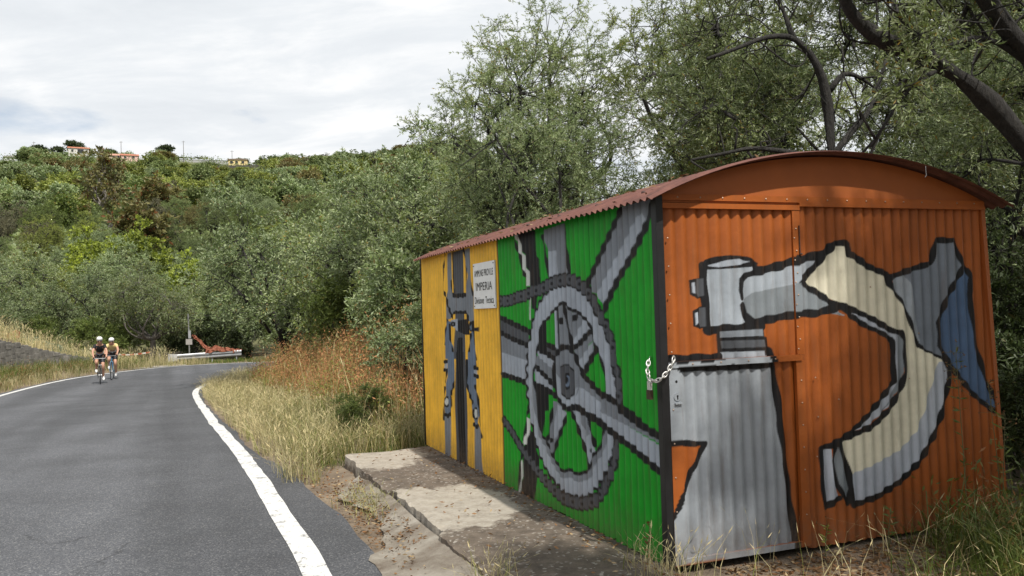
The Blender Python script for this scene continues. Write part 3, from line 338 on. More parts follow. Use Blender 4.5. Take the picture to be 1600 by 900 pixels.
def gz(x, y):
    x = np.asarray(x, float); y = np.asarray(y, float)
    sr = sdist(RE, x, y); sl = sdist(LE, x, y)
    dr = np.maximum(sr, 0); dl = np.maximum(-sl, 0)
    z = zroad(y) - 0.035
    z = z + 0.10 * sstep(0.45, 1.3, dr) * (1 - sstep(14, 22, y))
    z = z + 1.05 * sstep(1.1, 4.2, dr) * sstep(9.8, 14, y) * (1 - sstep(21, 28, y)) * (1 - sstep(-2, 3, x) * .7)
    z = z + 0.5 * sstep(5, 14, dr) * sstep(3, 9, x)
    hb = 1.95 * (1 - sstep(31, 44, y))
    z = z + 0.25 * sstep(0.2, 1.6, dl) * (1 - sstep(38, 43, y)) + hb * sstep(2.0, 2.5, dl) + np.minimum(0.10 * np.maximum(dl - 2.5, 0), 1.5) * (1 - sstep(36, 46, y))
    z = z + np.interp(y, HY, HZ) * (1 - .6 * sstep(-.05, .10, x / np.maximum(y, 20))) * (1 + 0.05 * np.sin(x / 37.0 + 1.0) * sstep(60, 140, y))
    z = z + 0.04 * np.sin(x * 1.7 + y * 0.6) * np.sin(y * 1.3 - x * 0.4) * sstep(0.5, 2.0, dr + dl)
    z = z + 0.8 * np.sin(x / 9.0 + 2) * np.sin(y / 11.0) * sstep(60, 90, y)
    return z
def gz1(x, y): return float(gz(np.array([x]), np.array([y]))[0])

def axis(a, b, step, lo, hi, g=1.22):
    m = list(np.arange(a, b, step)); s = step
    while m[-1] < hi: s *= g; m.append(m[-1] + s)
    s = step
    while m[0] > lo: s *= g; m.insert(0, m[0] - s)
    return np.array(m)
xs = axis(-26, 8, 0.3, -900, 900); ys = axis(-4, 46, 0.3, -300, 1200)
X, Y = np.meshgrid(xs, ys)
V = np.stack([X, Y, gz(X, Y)], -1).reshape(-1, 3)
nx, ny = len(xs), len(ys)
i = np.arange(ny - 1)[:, None] * nx; j = np.arange(nx - 1)[None]
Q = np.stack([i + j, i + j + 1, i + nx + j + 1, i + nx + j], -1).reshape(-1, 4)
m, n, b, o = new_mat('soil_and_dry_grass')
p = opos(n)
near = ramp(n, noise(n, 2.2, 8, 0.65, p), [(0.3, (0.10, 0.072, 0.048)), (0.5, (0.19, 0.145, 0.10)), (0.72, (0.28, 0.225, 0.155))])
far = ramp(n, noise(n, 0.06, 8, 0.6, p), [(0.35, (0.075, 0.095, 0.03)), (0.60, (0.12, 0.125, 0.045)), (0.78, (0.22, 0.16, 0.09))])
sy = n.nodes.new('ShaderNodeSeparateXYZ'); n.links.new(p, sy.inputs[0])
mr = n.nodes.new('ShaderNodeMapRange'); mr.inputs[1].default_value = 42; mr.inputs[2].default_value = 60; n.links.new(sy.outputs[1], mr.inputs[0])
n.links.new(mixc(n, mr.outputs[0], near, far), b.inputs['Base Color']); b.inputs['Roughness'].default_value = 0.95
bump(n, b, noise(n, 25, 8, 0.7, p), 0.6, 0.03)
tag(obj('ground', mesh_np('ground', V, [Q], [m], smooth=True)), kind='structure')

def strip(name, A, B, dz, mat, n_across=2, zf=zroad):
    """sheet between two polylines of equal length"""
    k = len(A); ts = np.linspace(0, 1, n_across)
    P = A[:, None] * (1 - ts)[None, :, None] + B[:, None] * ts[None, :, None]
    Z = zf(P[..., 1]) + dz
    V = np.concatenate([P, Z[..., None]], -1).reshape(-1, 3)
    i = np.arange(k - 1)[:, None] * n_across; j = np.arange(n_across - 1)[None]
    q = np.stack([i + j, i + j + 1, i + n_across + j + 1, i + n_across + j], -1).reshape(-1, 4)
    return mesh_np(name, V, [q], [mat], smooth=True)
def resample(P, n):
    d = np.concatenate([[0], np.cumsum(np.linalg.norm(np.diff(P, axis=0), axis=1))])
    t = np.linspace(0, d[-1], n); return np.stack([np.interp(t, d, P[:, 0]), np.interp(t, d, P[:, 1])], -1)
def offs(P, o):
    T = np.gradient(P, axis=0); T /= np.linalg.norm(T, axis=1)[:, None]
    N = np.stack([T[:, 1], -T[:, 0]], -1); return P + N * (o[:, None] if not np.isscalar(o) else o)
REr, LEr = resample(RE, 400), resample(LE, 400)
rng0 = np.random.default_rng(3)
wob = np.convolve(rng0.normal(0, 0.10, 430), np.ones(7) / 7, 'same')[:400]
edge_out = 0.06 + 0.30 * (1 - sstep(6, 13, REr[:, 1])) + wob * 0.8
m, n, b, o = new_mat('asphalt')
p = opos(n)
vo = n.nodes.new('ShaderNodeTexVoronoi'); vo.inputs['Scale'].default_value = 115; n.links.new(p, vo.inputs['Vector'])
sp = n.nodes.new('ShaderNodeSeparateColor'); n.links.new(vo.outputs['Color'], sp.inputs[0])
agg = ramp(n, sp.outputs[0], [(0.0, (0.048, 0.050, 0.056)), (0.55, (0.080, 0.083, 0.091)), (0.88, (0.112, 0.115, 0.122)), (0.97, (0.20, 0.198, 0.195))])
big = ramp(n, noise(n, 0.7, 7, 0.65, p), [(0.3, 0.72), (0.7, 1.18)])
mpn = n.nodes.new('ShaderNodeMapping'); mpn.inputs['Rotation'].default_value = (0, 0, YAW); n.links.new(p, mpn.inputs[0])
mp3 = n.nodes.new('ShaderNodeMapping'); mp3.inputs['Scale'].default_value = (1.0, 0.05, 1); n.links.new(mpn.outputs[0], mp3.inputs[0])
trk = ramp(n, noise(n, 0.9, 3, 0.5, mp3.outputs[0]), [(0.38, 0.76), (0.62, 1.14)])
c = mixc(n, 1.0, mixc(n, 1.0, agg, big, 'MULTIPLY'), trk, 'MULTIPLY')
vc = n.nodes.new('ShaderNodeTexVoronoi'); vc.feature = 'DISTANCE_TO_EDGE'; vc.inputs['Scale'].default_value = 0.33
dn = n.nodes.new('ShaderNodeTexNoise'); dn.inputs['Scale'].default_value = 1.5; dn.inputs['Detail'].default_value = 6; n.links.new(p, dn.inputs['Vector'])
vad = n.nodes.new('ShaderNodeVectorMath'); vad.operation = 'ADD'; n.links.new(p, vad.inputs[0]); n.links.new(dn.outputs[1], vad.inputs[1]); n.links.new(vad.outputs[0], vc.inputs['Vector'])
crk = ramp(n, vc.outputs[0], [(0.0, 0.5), (0.008, 1.0)])
crm = ramp(n, noise(n, 0.4, 3, 0.5, p), [(0.56, 0.0), (0.64, 1.0)])
c = mixc(n, crm, c, mixc(n, 1.0, c, crk, 'MULTIPLY'))
n.links.new(c, b.inputs['Base Color']); b.inputs['Roughness'].default_value = 0.82
bump(n, b, vo.outputs['Distance'], 0.5, 0.006)
M['asphalt'] = m
tag(obj('road', strip('road', offs(LEr, -0.25 + wob), offs(REr, edge_out), 0.0, m, 9)), kind='structure')
m, n, b, o = new_mat('worn_white_paint')
p = opos(n)
cr = ramp(n, noise(n, 9, 10, 0.8, p), [(0.39, (0.16, 0.158, 0.155)), (0.46, (0.60, 0.595, 0.57)), (0.7, (0.74, 0.735, 0.71))])
n.links.new(cr, b.inputs['Base Color']); b.inputs['Roughness'].default_value = 0.7
bump(n, b, noise(n, 120, 4, 0.6, p), 0.3, 0.004)
M['line'] = m
edge_w = np.convolve(rng0.normal(0, 0.02, 410), np.ones(3) / 3, 'same')[:400]
tag(obj('road_line', strip('road_line', offs(REr, -0.175 + edge_w * .5), offs(REr, 0.0 + edge_w * .8), 0.005, m, 3)), kind='structure')
tag(obj('road_line', strip('road_line', offs(LEr, 0.0), offs(LEr, 0.17), 0.005, m, 3)), kind='structure')

# old concrete apron between the asphalt and the slab
def SP(s, t, z): return C0 * [1, 1, 0] + L * s - F * t + UP * z
m, n, b, o = new_mat('dirty_concrete_apron')
p = opos(n)
c = ramp(n, noise(n, 2.6, 9, 0.68, p), [(0.34, (0.12, 0.09, 0.065)), (0.50, (0.23, 0.20, 0.16)), (0.66, (0.35, 0.32, 0.27))])
n.links.new(c, b.inputs['Base Color']); b.inputs['Roughness'].default_value = 0.95
bump(n, b, noise(n, 30, 9, 0.75, p), 0.8, 0.02)
M['apron'] = m
na = 60; mb = MB()
ss = np.linspace(-2.6, 4.3, na); vv = []
wv = np.convolve(rng0.normal(0, .25, na + 8), np.ones(9) / 9, 'valid')
for k, s in enumerate(ss):
    inner, outer = 0.98, 1.52 - 0.10 * s * (s > 1.5) + wv[k]
    for t_ in np.linspace(0, 1, 7):
        t = inner * (1 - t_) + outer * t_
        pt = SP(s, t, 0); z = 0.078 - 0.085 * t_ + 0.010 * math.sin(s * 3.1 + t * 5) + zroad(pt[1])
        vv.append((pt[0], pt[1], max(z, zroad(pt[1]) + 0.006)))
i = np.arange(na - 1)[:, None] * 7; j = np.arange(6)[None]
mb.add(vv, np.stack([i + j, i + 7 + j, i + 7 + j + 1, i + j + 1], -1).reshape(-1, 4))
tag(mb.build('apron', m, smooth=True), kind='structure')

# concrete slab beside the shed
def inpoly(x, y, P):
    x = np.asarray(x); y = np.asarray(y); r = np.zeros(x.shape, bool); n_ = len(P)
    for k in range(n_):
        (ax, ay), (bx, by) = P[k], P[(k + 1) % n_]
        if ay == by: continue
        r ^= ((ay > y) != (by > y)) & (x < (bx - ax) * (y - ay) / (by - ay) + ax)
    return r
def segdist(x, y, P):
    d = np.full(x.shape, 1e9)
    for (ax, ay), (bx, by) in zip(P[:-1], P[1:]):
        dx, dy = bx - ax, by - ay; l2 = dx * dx + dy * dy + 1e-12
        t = np.clip(((x - ax) * dx + (y - ay) * dy) / l2, 0, 1)
        d = np.minimum(d, np.hypot(x - ax - t * dx, y - ay - t * dy))
    return d
ns_, ntt = 240, 44
S_, T_ = np.meshgrid(np.linspace(-2.2, 5.25, ns_), np.linspace(0.0, 1.0, ntt), indexing='ij')
ew = np.convolve(rng0.normal(0, .025, ns_ + 6), np.ones(7) / 7, 'valid')
wid = 1.0 + ew - 0.05 * sstep(1.4, 1.5, S_[:, 0]) + 0.04 * sstep(3.0, 3.1, S_[:, 0])
TT = T_ * wid[:, None]
S2 = S_ - 0.10 * (S_ > 5.2) * TT + 0.02 * np.sin(TT * 9) * (S_ > 5.2)
PZ = 0.118 + 0.006 * np.sin(S_ * 2.3) * np.sin(TT * 4) + 0.003 * np.sin(S_ * 11 + TT * 7) - 0.008 * sstep(.955, 1.0, T_) - 0.012 * (np.sin(S_ * 23) * np.sin(S_ * 7.3) > .45) * sstep(.9, 1.0, T_)
base = (C0 * [1, 1, 0])[None, None]
PV = base + L * S2[..., None] - F * TT[..., None] + UP * PZ[..., None]
pa = [(2.81, 1.12), (2.96, .82), (2.84, .33), (2.42, .12), (1.93, .21), (1.6, .38), (1.48, .72), (1.41, .98), (1.38, 1.12)]  # outlines of sun dapples painted into the slab colour
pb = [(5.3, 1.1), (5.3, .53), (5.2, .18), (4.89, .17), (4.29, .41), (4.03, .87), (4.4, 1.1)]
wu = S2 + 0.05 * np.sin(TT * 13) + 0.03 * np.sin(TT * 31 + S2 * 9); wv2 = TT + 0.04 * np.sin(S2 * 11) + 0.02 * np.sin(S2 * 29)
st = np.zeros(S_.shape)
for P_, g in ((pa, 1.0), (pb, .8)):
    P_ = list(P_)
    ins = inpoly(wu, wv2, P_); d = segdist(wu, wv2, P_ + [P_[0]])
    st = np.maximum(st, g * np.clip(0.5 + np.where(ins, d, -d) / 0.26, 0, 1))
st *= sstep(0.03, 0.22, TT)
k = ns_ * ntt
i = np.arange(ns_ - 1)[:, None] * ntt; j = np.arange(ntt - 1)[None]
q = [np.stack([i + j, i + j + 1, i + ntt + j + 1, i + ntt + j], -1).reshape(-1, 4)]
VV = PV.reshape(-1, 3)
edge_l = np.arange(ns_) * ntt + ntt - 1
low = VV[edge_l] - UP * 0.14 - F * 0.01
edge_e = (ns_ - 1) * ntt + np.arange(ntt)
low2 = VV[edge_e] - UP * 0.14
VV = np.vstack([VV, low, low2])
a_ = np.arange(ns_ - 1)
q.append(np.stack([edge_l[a_], k + a_, k + a_ + 1, edge_l[a_ + 1]], -1))
a_ = np.arange(ntt - 1)
q.append(np.stack([edge_e[a_], edge_e[a_ + 1], k + ns_ + a_ + 1, k + ns_ + a_], -1))
m, n, b, o = new_mat('dappled_stained_concrete')
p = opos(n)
at = n.nodes.new('ShaderNodeAttribute'); at.attribute_name = 'sun_patch'
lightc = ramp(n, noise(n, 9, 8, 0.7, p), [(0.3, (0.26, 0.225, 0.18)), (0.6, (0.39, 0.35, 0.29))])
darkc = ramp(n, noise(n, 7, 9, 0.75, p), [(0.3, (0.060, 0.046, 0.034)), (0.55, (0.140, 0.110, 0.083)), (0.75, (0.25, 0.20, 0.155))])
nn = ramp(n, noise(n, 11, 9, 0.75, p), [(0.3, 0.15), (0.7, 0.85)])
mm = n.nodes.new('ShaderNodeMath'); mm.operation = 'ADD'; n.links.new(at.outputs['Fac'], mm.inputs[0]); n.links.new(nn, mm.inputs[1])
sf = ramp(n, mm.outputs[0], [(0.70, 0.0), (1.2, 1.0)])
c = mixc(n, sf, darkc, lightc)  # painted sun patches lighten the dark mottled concrete
vo = n.nodes.new('ShaderNodeTexVoronoi'); vo.inputs['Scale'].default_value = 55; n.links.new(p, vo.inputs['Vector'])
sp = n.nodes.new('ShaderNodeSeparateColor'); n.links.new(vo.outputs['Color'], sp.inputs[0])
c = mixc(n, ramp(n, sp.outputs[1], [(0.9, 0.0), (0.97, 0.55)]), c, (0.45, 0.42, 0.37))
n.links.new(c, b.inputs['Base Color']); b.inputs['Roughness'].default_value = 0.95
bump(n, b, noise(n, 45, 9, 0.75, p), 0.9, 0.012)
slab = obj('concrete_slab', mesh_np('concrete_slab', VV, q, [m], smooth=False, attrs={'sun_patch': ('POINT', 'FLOAT', np.concatenate([st.ravel(), np.zeros(ns_ + ntt)]))}))
tag(slab, 'stained concrete slab with sun patches painted in its colour along the painted shed wall', 'slab')

# ------------------------------------------------------------------ shed
PAL = {'K': lin(24, 24, 26), 'D': lin(82, 85, 90), 'M': lin(130, 136, 143), 'L': lin(170, 178, 188), 'W': lin(212, 216, 210), 'B': lin(110, 126, 146), 'N': lin(82, 106, 138),
       'Y': lin(255, 198, 66), 'GR': lin(26, 158, 36), 'O': lin(160, 86, 35), 'C': lin(228, 222, 198), 'H': lin(182, 188, 198), 'G2': lin(164, 172, 180), 'G3': lin(130, 137, 142), 'G4': lin(120, 128, 138), 'G5': lin(152, 158, 164)}
def paint(u, v, base, art):
    col = np.array(base, float)
    def put(mask, c): col[mask] = PAL[c]
    for c, w, P in art:
        if c == 'RING':
            du, dv = u - 1.365, v - 0.948; r = np.hypot(du, dv); th = np.arctan2(dv, du)
            Ro = 0.775 + 0.014 * np.cos(46 * th); Ri = 0.628 + 0.016 * np.sin(9 * th + .6) + 0.008 * np.sin(17 * th)
            put((r < Ro + 0.026) & (r > Ri - 0.026), 'K'); put((r < Ro) & (r > Ri), 'L')
            put((r < Ri + .045) & (r > Ri) & (dv < 0) , 'M')
            continue
        P = np.array(P); g = (w or 0)
        box = (u >= P[:, 0].min() - g) & (u <= P[:, 0].max() + g) & (v >= P[:, 1].min() - g) & (v <= P[:, 1].max() + g)
        if not box.any(): continue
        idx = np.nonzero(box); uu, vv_ = u[idx], v[idx]
        if w is None: mk = inpoly(uu, vv_, [tuple(p_) for p_ in P])
        else:
            mk = segdist(uu, vv_, [tuple(p_) for p_ in P]) < w / 2 * (1 + 0.18 * np.sin(uu * 37 + vv_ * 29))
        col[tuple(a[mk] for a in idx)] = PAL[c]
    return col
def chain_paint(u, v, col, P):
    P = np.array(P); d = np.concatenate([[0], np.cumsum(np.hypot(*np.diff(P, axis=0).T))])
    box = (u > P[:, 0].min() - .1) & (u < P[:, 0].max() + .1) & (v > P[:, 1].min() - .1) & (v < P[:, 1].max() + .1)
    idx = np.nonzero(box); uu, vv_ = u[idx], v[idx]; cc = col[idx]
    ds = segdist(uu, vv_, [tuple(p_) for p_ in P])
    ts = np.arange(0.03, d[-1], 0.082); cx = np.interp(ts, d, P[:, 0]); cy = np.interp(ts, d, P[:, 1])
    dc = np.full(uu.shape, 1e9); ci = np.zeros(uu.shape, int)
    for k_, (a, b_) in enumerate(zip(cx, cy)):
        e_ = np.hypot(uu - a, vv_ - b_); m2 = e_ < dc; dc[m2] = e_[m2]; ci[m2] = k_
    cc[(ds < .030) | (dc < .056)] = PAL['K']
    cc[(dc < .038 + .006 * (ci % 2)) | ((ds < .014) & (ci % 4 != 3))] = PAL['D']
    cc[(dc < .014) & (ci % 2 == 0)] = PAL['K']
    col[idx] = cc
def side_paint(u, v):
    base = np.where((u > 2.756)[..., None], PAL['Y'], PAL['GR'])
    col = paint(u, v, base, SIDE_ART)
    chain_paint(u, v, col, CHAIN1); chain_paint(u, v, col, CHAIN2)
    col[np.abs(u - 2.756) < 0.018] = PAL['K']; col[u < 0.03] = PAL['K']; col[u > 5.39] = PAL['K']
    return col
def front_paint(u, v):
    col = paint(u, v, np.ones(u.shape + (3,)) * np.array(PAL['O']), FRONT_ART)
    return col

m, n, b, o = new_mat('mural_paint_on_metal')
p = opos(n)
at = n.nodes.new('ShaderNodeAttribute'); at.attribute_name = 'paint'
vr = ramp(n, noise(n, 3, 9, 0.7, p), [(0.3, 0.76), (0.7, 1.12)])
c = mixc(n, 1.0, at.outputs['Color'], vr, 'MULTIPLY')
mpn = n.nodes.new('ShaderNodeMapping'); mpn.inputs['Scale'].default_value = (1, 1, 0.12); n.links.new(p, mpn.inputs[0])
stn = ramp(n, noise(n, 16, 7, 0.7, mpn.outputs[0]), [(0.52, 0.0), (0.8, 0.42)])
c = mixc(n, stn, c, (0.13, 0.075, 0.04))
chip = ramp(n, noise(n, 70, 4, 0.7, p), [(0.72, 0.0), (0.76, 0.8)])
c = mixc(n, chip, c, (0.22, 0.20, 0.18))
sz = n.nodes.new('ShaderNodeSeparateXYZ'); n.links.new(p, sz.inputs[0])
lowd = n.nodes.new('ShaderNodeMapRange'); lowd.inputs[1].default_value = 0.14; lowd.inputs[2].default_value = 0.40; lowd.inputs[3].default_value = 0.5; lowd.inputs[4].default_value = 0.0
n.links.new(sz.outputs[2], lowd.inputs[0])
spl = n.nodes.new('ShaderNodeMath'); spl.operation = 'MULTIPLY'; n.links.new(lowd.outputs[0], spl.inputs[0]); n.links.new(ramp(n, noise(n, 22, 6, .7, p), [(0.35, 0.2), (0.65, 1.0)]), spl.inputs[1])
c = mixc(n, spl.outputs[0], c, (0.17, 0.12, 0.08))
n.links.new(c, b.inputs['Base Color']); b.inputs['Roughness'].default_value = 0.52; b.inputs['Specular IOR Level'].default_value = 0.3
bump(n, b, noise(n, 3.5, 4, 0.5, p), 0.35, 0.02)
M['paint'] = m

shed = empty('painted_shed', 'corrugated metal shed with bicycle mural, orange doors and rusty arched roof', 'shed')
PITCHC = 0.08
def sheet(name, U, Vv, posfn, colfn, A=0.009, ph=0.0, off=0.0, parent=shed, mat=None, skew=None):
    uu, vv_ = np.meshgrid(U, Vv, indexing='ij')
    if skew is not None: uu = skew(uu, vv_)
    wav = A * np.cos(2 * np.pi * (uu - ph) / PITCHC) + off
    # small dents
    wav = wav + 0.0025 * np.sin(uu * 3.1 + vv_ * 2.3) + 0.0015 * np.sin(uu * 7.7 - vv_ * 9.1)
    P = posfn(uu, vv_, wav); nu, nv = uu.shape
    i = np.arange(nu - 1)[:, None] * nv; j = np.arange(nv - 1)[None]
    q = np.stack([i + j, i + nv + j, i + nv + j + 1, i + j + 1], -1).reshape(-1, 4)
    at = {}; du_, dv_ = (U[1] - U[0]) * 1.3, (Vv[1] - Vv[0]) * 1.3
    if colfn is not None:
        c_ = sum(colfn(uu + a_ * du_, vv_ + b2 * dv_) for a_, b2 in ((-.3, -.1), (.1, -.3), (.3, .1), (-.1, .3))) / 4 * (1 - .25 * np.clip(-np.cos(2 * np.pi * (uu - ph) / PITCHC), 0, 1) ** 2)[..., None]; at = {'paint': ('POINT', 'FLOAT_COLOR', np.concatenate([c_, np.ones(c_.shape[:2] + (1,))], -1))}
    return obj(name, mesh_np(name, P.reshape(-1, 3), [q], [mat or M['paint']], smooth=True, attrs=at), parent)
def sidepos(u, v, w): return C0 + L * u[..., None] + UP * v[..., None] - F * w[..., None]
def frontpos(u, v, w): return C0 + F * u[..., None] + UP * v[..., None] - L * w[..., None]
LS = 5.41
bounds = [0.02, 0.92, 1.84, 2.756, 3.64, 4.52, LS]
for k in range(6):
    a, b_ = bounds[k], bounds[k + 1] + (0.04 if k < 5 else 0)
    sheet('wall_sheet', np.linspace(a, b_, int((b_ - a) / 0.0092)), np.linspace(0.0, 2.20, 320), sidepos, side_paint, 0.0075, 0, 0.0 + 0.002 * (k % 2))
def wtop(v): return 2.625 + (2.138 - v) * 0.045
def fl(x): return lambda u, v: u
# front sheets, set back behind the angle-iron frame
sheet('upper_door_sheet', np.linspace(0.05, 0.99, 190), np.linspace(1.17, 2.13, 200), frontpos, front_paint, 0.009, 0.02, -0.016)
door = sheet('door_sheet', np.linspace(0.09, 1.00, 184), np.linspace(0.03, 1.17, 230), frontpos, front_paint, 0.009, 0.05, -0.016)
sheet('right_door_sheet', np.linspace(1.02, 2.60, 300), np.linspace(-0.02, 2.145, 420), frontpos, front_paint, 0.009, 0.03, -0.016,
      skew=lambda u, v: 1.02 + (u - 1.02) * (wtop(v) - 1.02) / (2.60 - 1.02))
def plate(name, u0, u1, v0, v1, o0, o1, posfn, colfn, parent=shed, step=0.012, mat=None):
    nu, nv = max(2, int((u1 - u0) / step) + 1), max(2, int((v1 - v0) / step) + 1)
    uu, vv_ = np.meshgrid(np.linspace(u0, u1, nu), np.linspace(v0, v1, nv), indexing='ij')
    P = posfn(uu, vv_, np.full(uu.shape, o1)).reshape(-1, 3); c_ = colfn(uu, vv_).reshape(-1, 3)
    i = np.arange(nu - 1)[:, None] * nv; j = np.arange(nv - 1)[None]
    q = [np.stack([i + j, i + nv + j, i + nv + j + 1, i + j + 1], -1).reshape(-1, 4)]
    cu, cv = np.array([u0, u1, u1, u0]), np.array([v0, v0, v1, v1])
    f_ = posfn(cu, cv, np.full(4, o1)); bk = posfn(cu, cv, np.full(4, o0)); k_ = len(P)
    P = np.vstack([P, f_, bk]); cc = colfn(cu[None], cv[None])[0]; c_ = np.vstack([c_, cc, cc])
    q.append(np.array([(k_ + a, k_ + 4 + a, k_ + 4 + (a + 1) % 4, k_ + (a + 1) % 4) for a in range(4)]))
    return obj(name, mesh_np(name, P, q, [mat or M['paint']], attrs={'paint': ('POINT', 'FLOAT_COLOR', np.hstack([c_, np.ones((len(c_), 1))]))}), parent)
const = lambda key: (lambda u, v: np.ones(u.shape + (3,)) * np.array(PAL[key]))
plate('door_stile', 0.040, 0.118, 0.0, 1.166, -0.02, 0.008, frontpos, front_paint)
plate('door_top_rail', 0.034, 1.008, 1.166, 1.203, -0.02, 0.016, frontpos, front_paint)
plate('door_bottom_rail', 0.119, 0.965, 0.0, 0.036, -0.02, 0.008, frontpos, front_paint)
plate('center_stile', 0.976, 1.034, 1.204, 2.117, -0.02, 0.010, frontpos, front_paint)
plate('center_stile', 0.966, 1.030, 0.0, 1.165, -0.02, 0.006, frontpos, front_paint)
plate('lintel', 0.034, 1.034, 2.118, 2.150, -0.02, 0.014, frontpos, const('O'))
plate('lintel', 1.035, 2.640, 2.142, 2.166, -0.02, 0.014, frontpos, const('O'))
plate('lintel_strip', 0.034, 2.630, 2.1665, 2.205, -0.012, 0.009, frontpos, const('O'))
mb = MB(); q_ = []
for w_ in (0.004, -0.03):
    for uo, v in ((-.012, -.02), (.022, -.02), (.022, 2.142), (-.012, 2.142)): q_.append(C0 + F * (wtop(v) + uo) + UP * v - L * w_)
mb.add(q_, [(0, 1, 2, 3), (7, 6, 5, 4), (0, 4, 5, 1), (1, 5, 6, 2), (2, 6, 7, 3), (3, 7, 4, 0)]); end_stile_mb = mb
mb = MB()
mb.box(C0 + F * 0 - L * 0.012 - F * 0.012, F * 0.046, L * 0.008, UP * 2.19)
mb.box(C0 - F * 0.0125 - L * 0.004, L * 0.05, F * 0.008, UP * 2.185)
mb.build('corner_post', plain('black_post_paint', lin(26, 26, 28), 0.5, 0.4, 12), shed)
mb = MB(); mb.box(C0 + L * 5.395 - F * 0.012, L * 0.022, F * 0.05, UP * 2.19); mb.build('corner_post', bpy.data.materials['black_post_paint'], shed)
# roof arc
UC, RC, ZA = 1.335, 3.36, 2.485
def zro(u): return ZA - RC + np.sqrt(RC ** 2 - (u - UC) ** 2)
nu = 90
U = np.linspace(0.0, 2.655, nu); mb = MB()
vv_ = []
for u in U:
    for k in range(4):
        t = k / 3; v = 2.155 * (1 - t) + (zro(u) - 0.016) * t
        vv_.append(C0 + F * u + UP * v - L * (-0.004))
i = np.arange(nu - 1)[:, None] * 4; j = np.arange(3)[None]
mb.add(vv_, np.stack([i + j, i + 4 + j, i + 5 + j, i + j + 1], -1).reshape(-1, 4))
m, n, b, o = new_mat('orange_sheet'); p = opos(n)
c = ramp(n, noise(n, 4, 7, .6, p), [(0.3, tuple(x * .84 for x in PAL['O'])), (0.7, tuple(x * 1.05 for x in PAL['O']))])
n.links.new(c, b.inputs['Base Color']); b.inputs['Roughness'].default_value = 0.55; bump(n, b, noise(n, 3, 3, .5, p), .3, .02)
M['orange'] = m
mb.build('gable_sheet', m, shed); end_stile_mb.build('end_stile', m, shed)
m, n, b, o = new_mat('rusty_red_roof'); p = opos(n)
c = ramp(n, noise(n, 6, 9, .7, p), [(0.28, (0.05, 0.020, 0.015)), (0.5, (0.125, 0.045, 0.032)), (0.72, (0.18, 0.075, 0.052))])
n.links.new(c, b.inputs['Base Color']); b.inputs['Roughness'].default_value = 0.75; bump(n, b, noise(n, 40, 6, .6, p), .3, .004)
M['roof'] = m
rb = [-0.135, 0.78, 1.69, 2.60, 3.51, 4.42, 5.36]
for k in range(6):
    a, b_ = rb[k], rb[k + 1] + (0.05 if k < 5 else 0)
    sv = np.linspace(a, b_, int((b_ - a) / 0.0095)); tv = np.linspace(-0.105, 2.775, 30)
    s2, t2 = np.meshgrid(sv, tv, indexing='ij')
    rad = 0.0105 * np.cos(2 * np.pi * s2 / PITCHC) + 0.003 * (k % 2) + 0.004 * np.sin(s2 * 1.9) * (np.abs(t2 - UC) / 1.4) ** 2
    nrm = np.stack([(t2 - UC) / RC, np.sqrt(1 - ((t2 - UC) / RC) ** 2)], -1)
    P = C0 + L * s2[..., None] + F * (t2 + rad * nrm[..., 0])[..., None] + UP * (zro(t2) + rad * nrm[..., 1])[..., None]
    nu, nv = s2.shape; i = np.arange(nu - 1)[:, None] * nv; j = np.arange(nv - 1)[None]
    q = np.stack([i + j, i + nv + j, i + nv + j + 1, i + j + 1], -1).reshape(-1, 4)
    obj('roof_sheet', mesh_np('roof_sheet', P.reshape(-1, 3), [q], [M['roof']], smooth=True), shed)
# far walls (plain sheets)
mb = MB()
mb.box(C0 + L * 5.34 + F * 0.05, F * 2.6, L * 0.02, UP * 2.2); mb.build('rear_wall', M['orange'], shed)
mb = MB()
for k in range(67):
    u0 = k * 0.08
    mb.box(C0 + F * 2.662 + L * (0.02 + u0), L * 0.078, F * (0.016 if k % 2 else 0.006), UP * 2.17)
mb.build('right_wall', M['orange'], shed)
# roof screws on the eave, rivets on the doors
mb = MB()
for s in np.arange(0.25, 5.2, 0.64): mb.ellipsoid(C0 + L * s + F * 0.06 + UP * (zro(0.06) + 0.012), 0.016, 0.016, 0.012, 8, 4)
o_ = mb.build('roof_screws', plain('screw_rust', (0.06, 0.03, 0.025), 0.7), shed); o_['kind'] = 'stuff'
mb = MB()
def rv(u, v, w): mb.ellipsoid(C0 + F * u + UP * v - L * w, 0.0055, 0.0055, 0.0055, 6, 4)
for u in np.arange(0.14, 2.6, 0.16): rv(u, 2.185, 0.010)
for v in np.arange(1.3, 2.1, 0.14): rv(1.0, v, 0.011); rv(0.985, v - .06, 0.011)
for v in np.arange(0.2, 1.1, 0.14): rv(1.0, v, 0.007)
for v in np.arange(1.26, 2.05, 0.17): rv(0.07, v, -0.003)
for v in np.arange(0.12, 1.0, 0.2): rv(0.06, v, 0.009)
for u in np.arange(0.2, 1.0, 0.2): rv(u, 1.185, 0.017)
for u, v in ((1.12, 1.05), (1.13, .8), (1.11, .55), (1.6, 1.62), (1.9, 1.0), (1.3, .9), (2.0, 1.3)): rv(u, v, -0.006)
o_ = mb.build('rivets', plain('rivet_steel', (0.42, 0.30, 0.22), 0.4, metal=.4), shed); o_['kind'] = 'stuff'
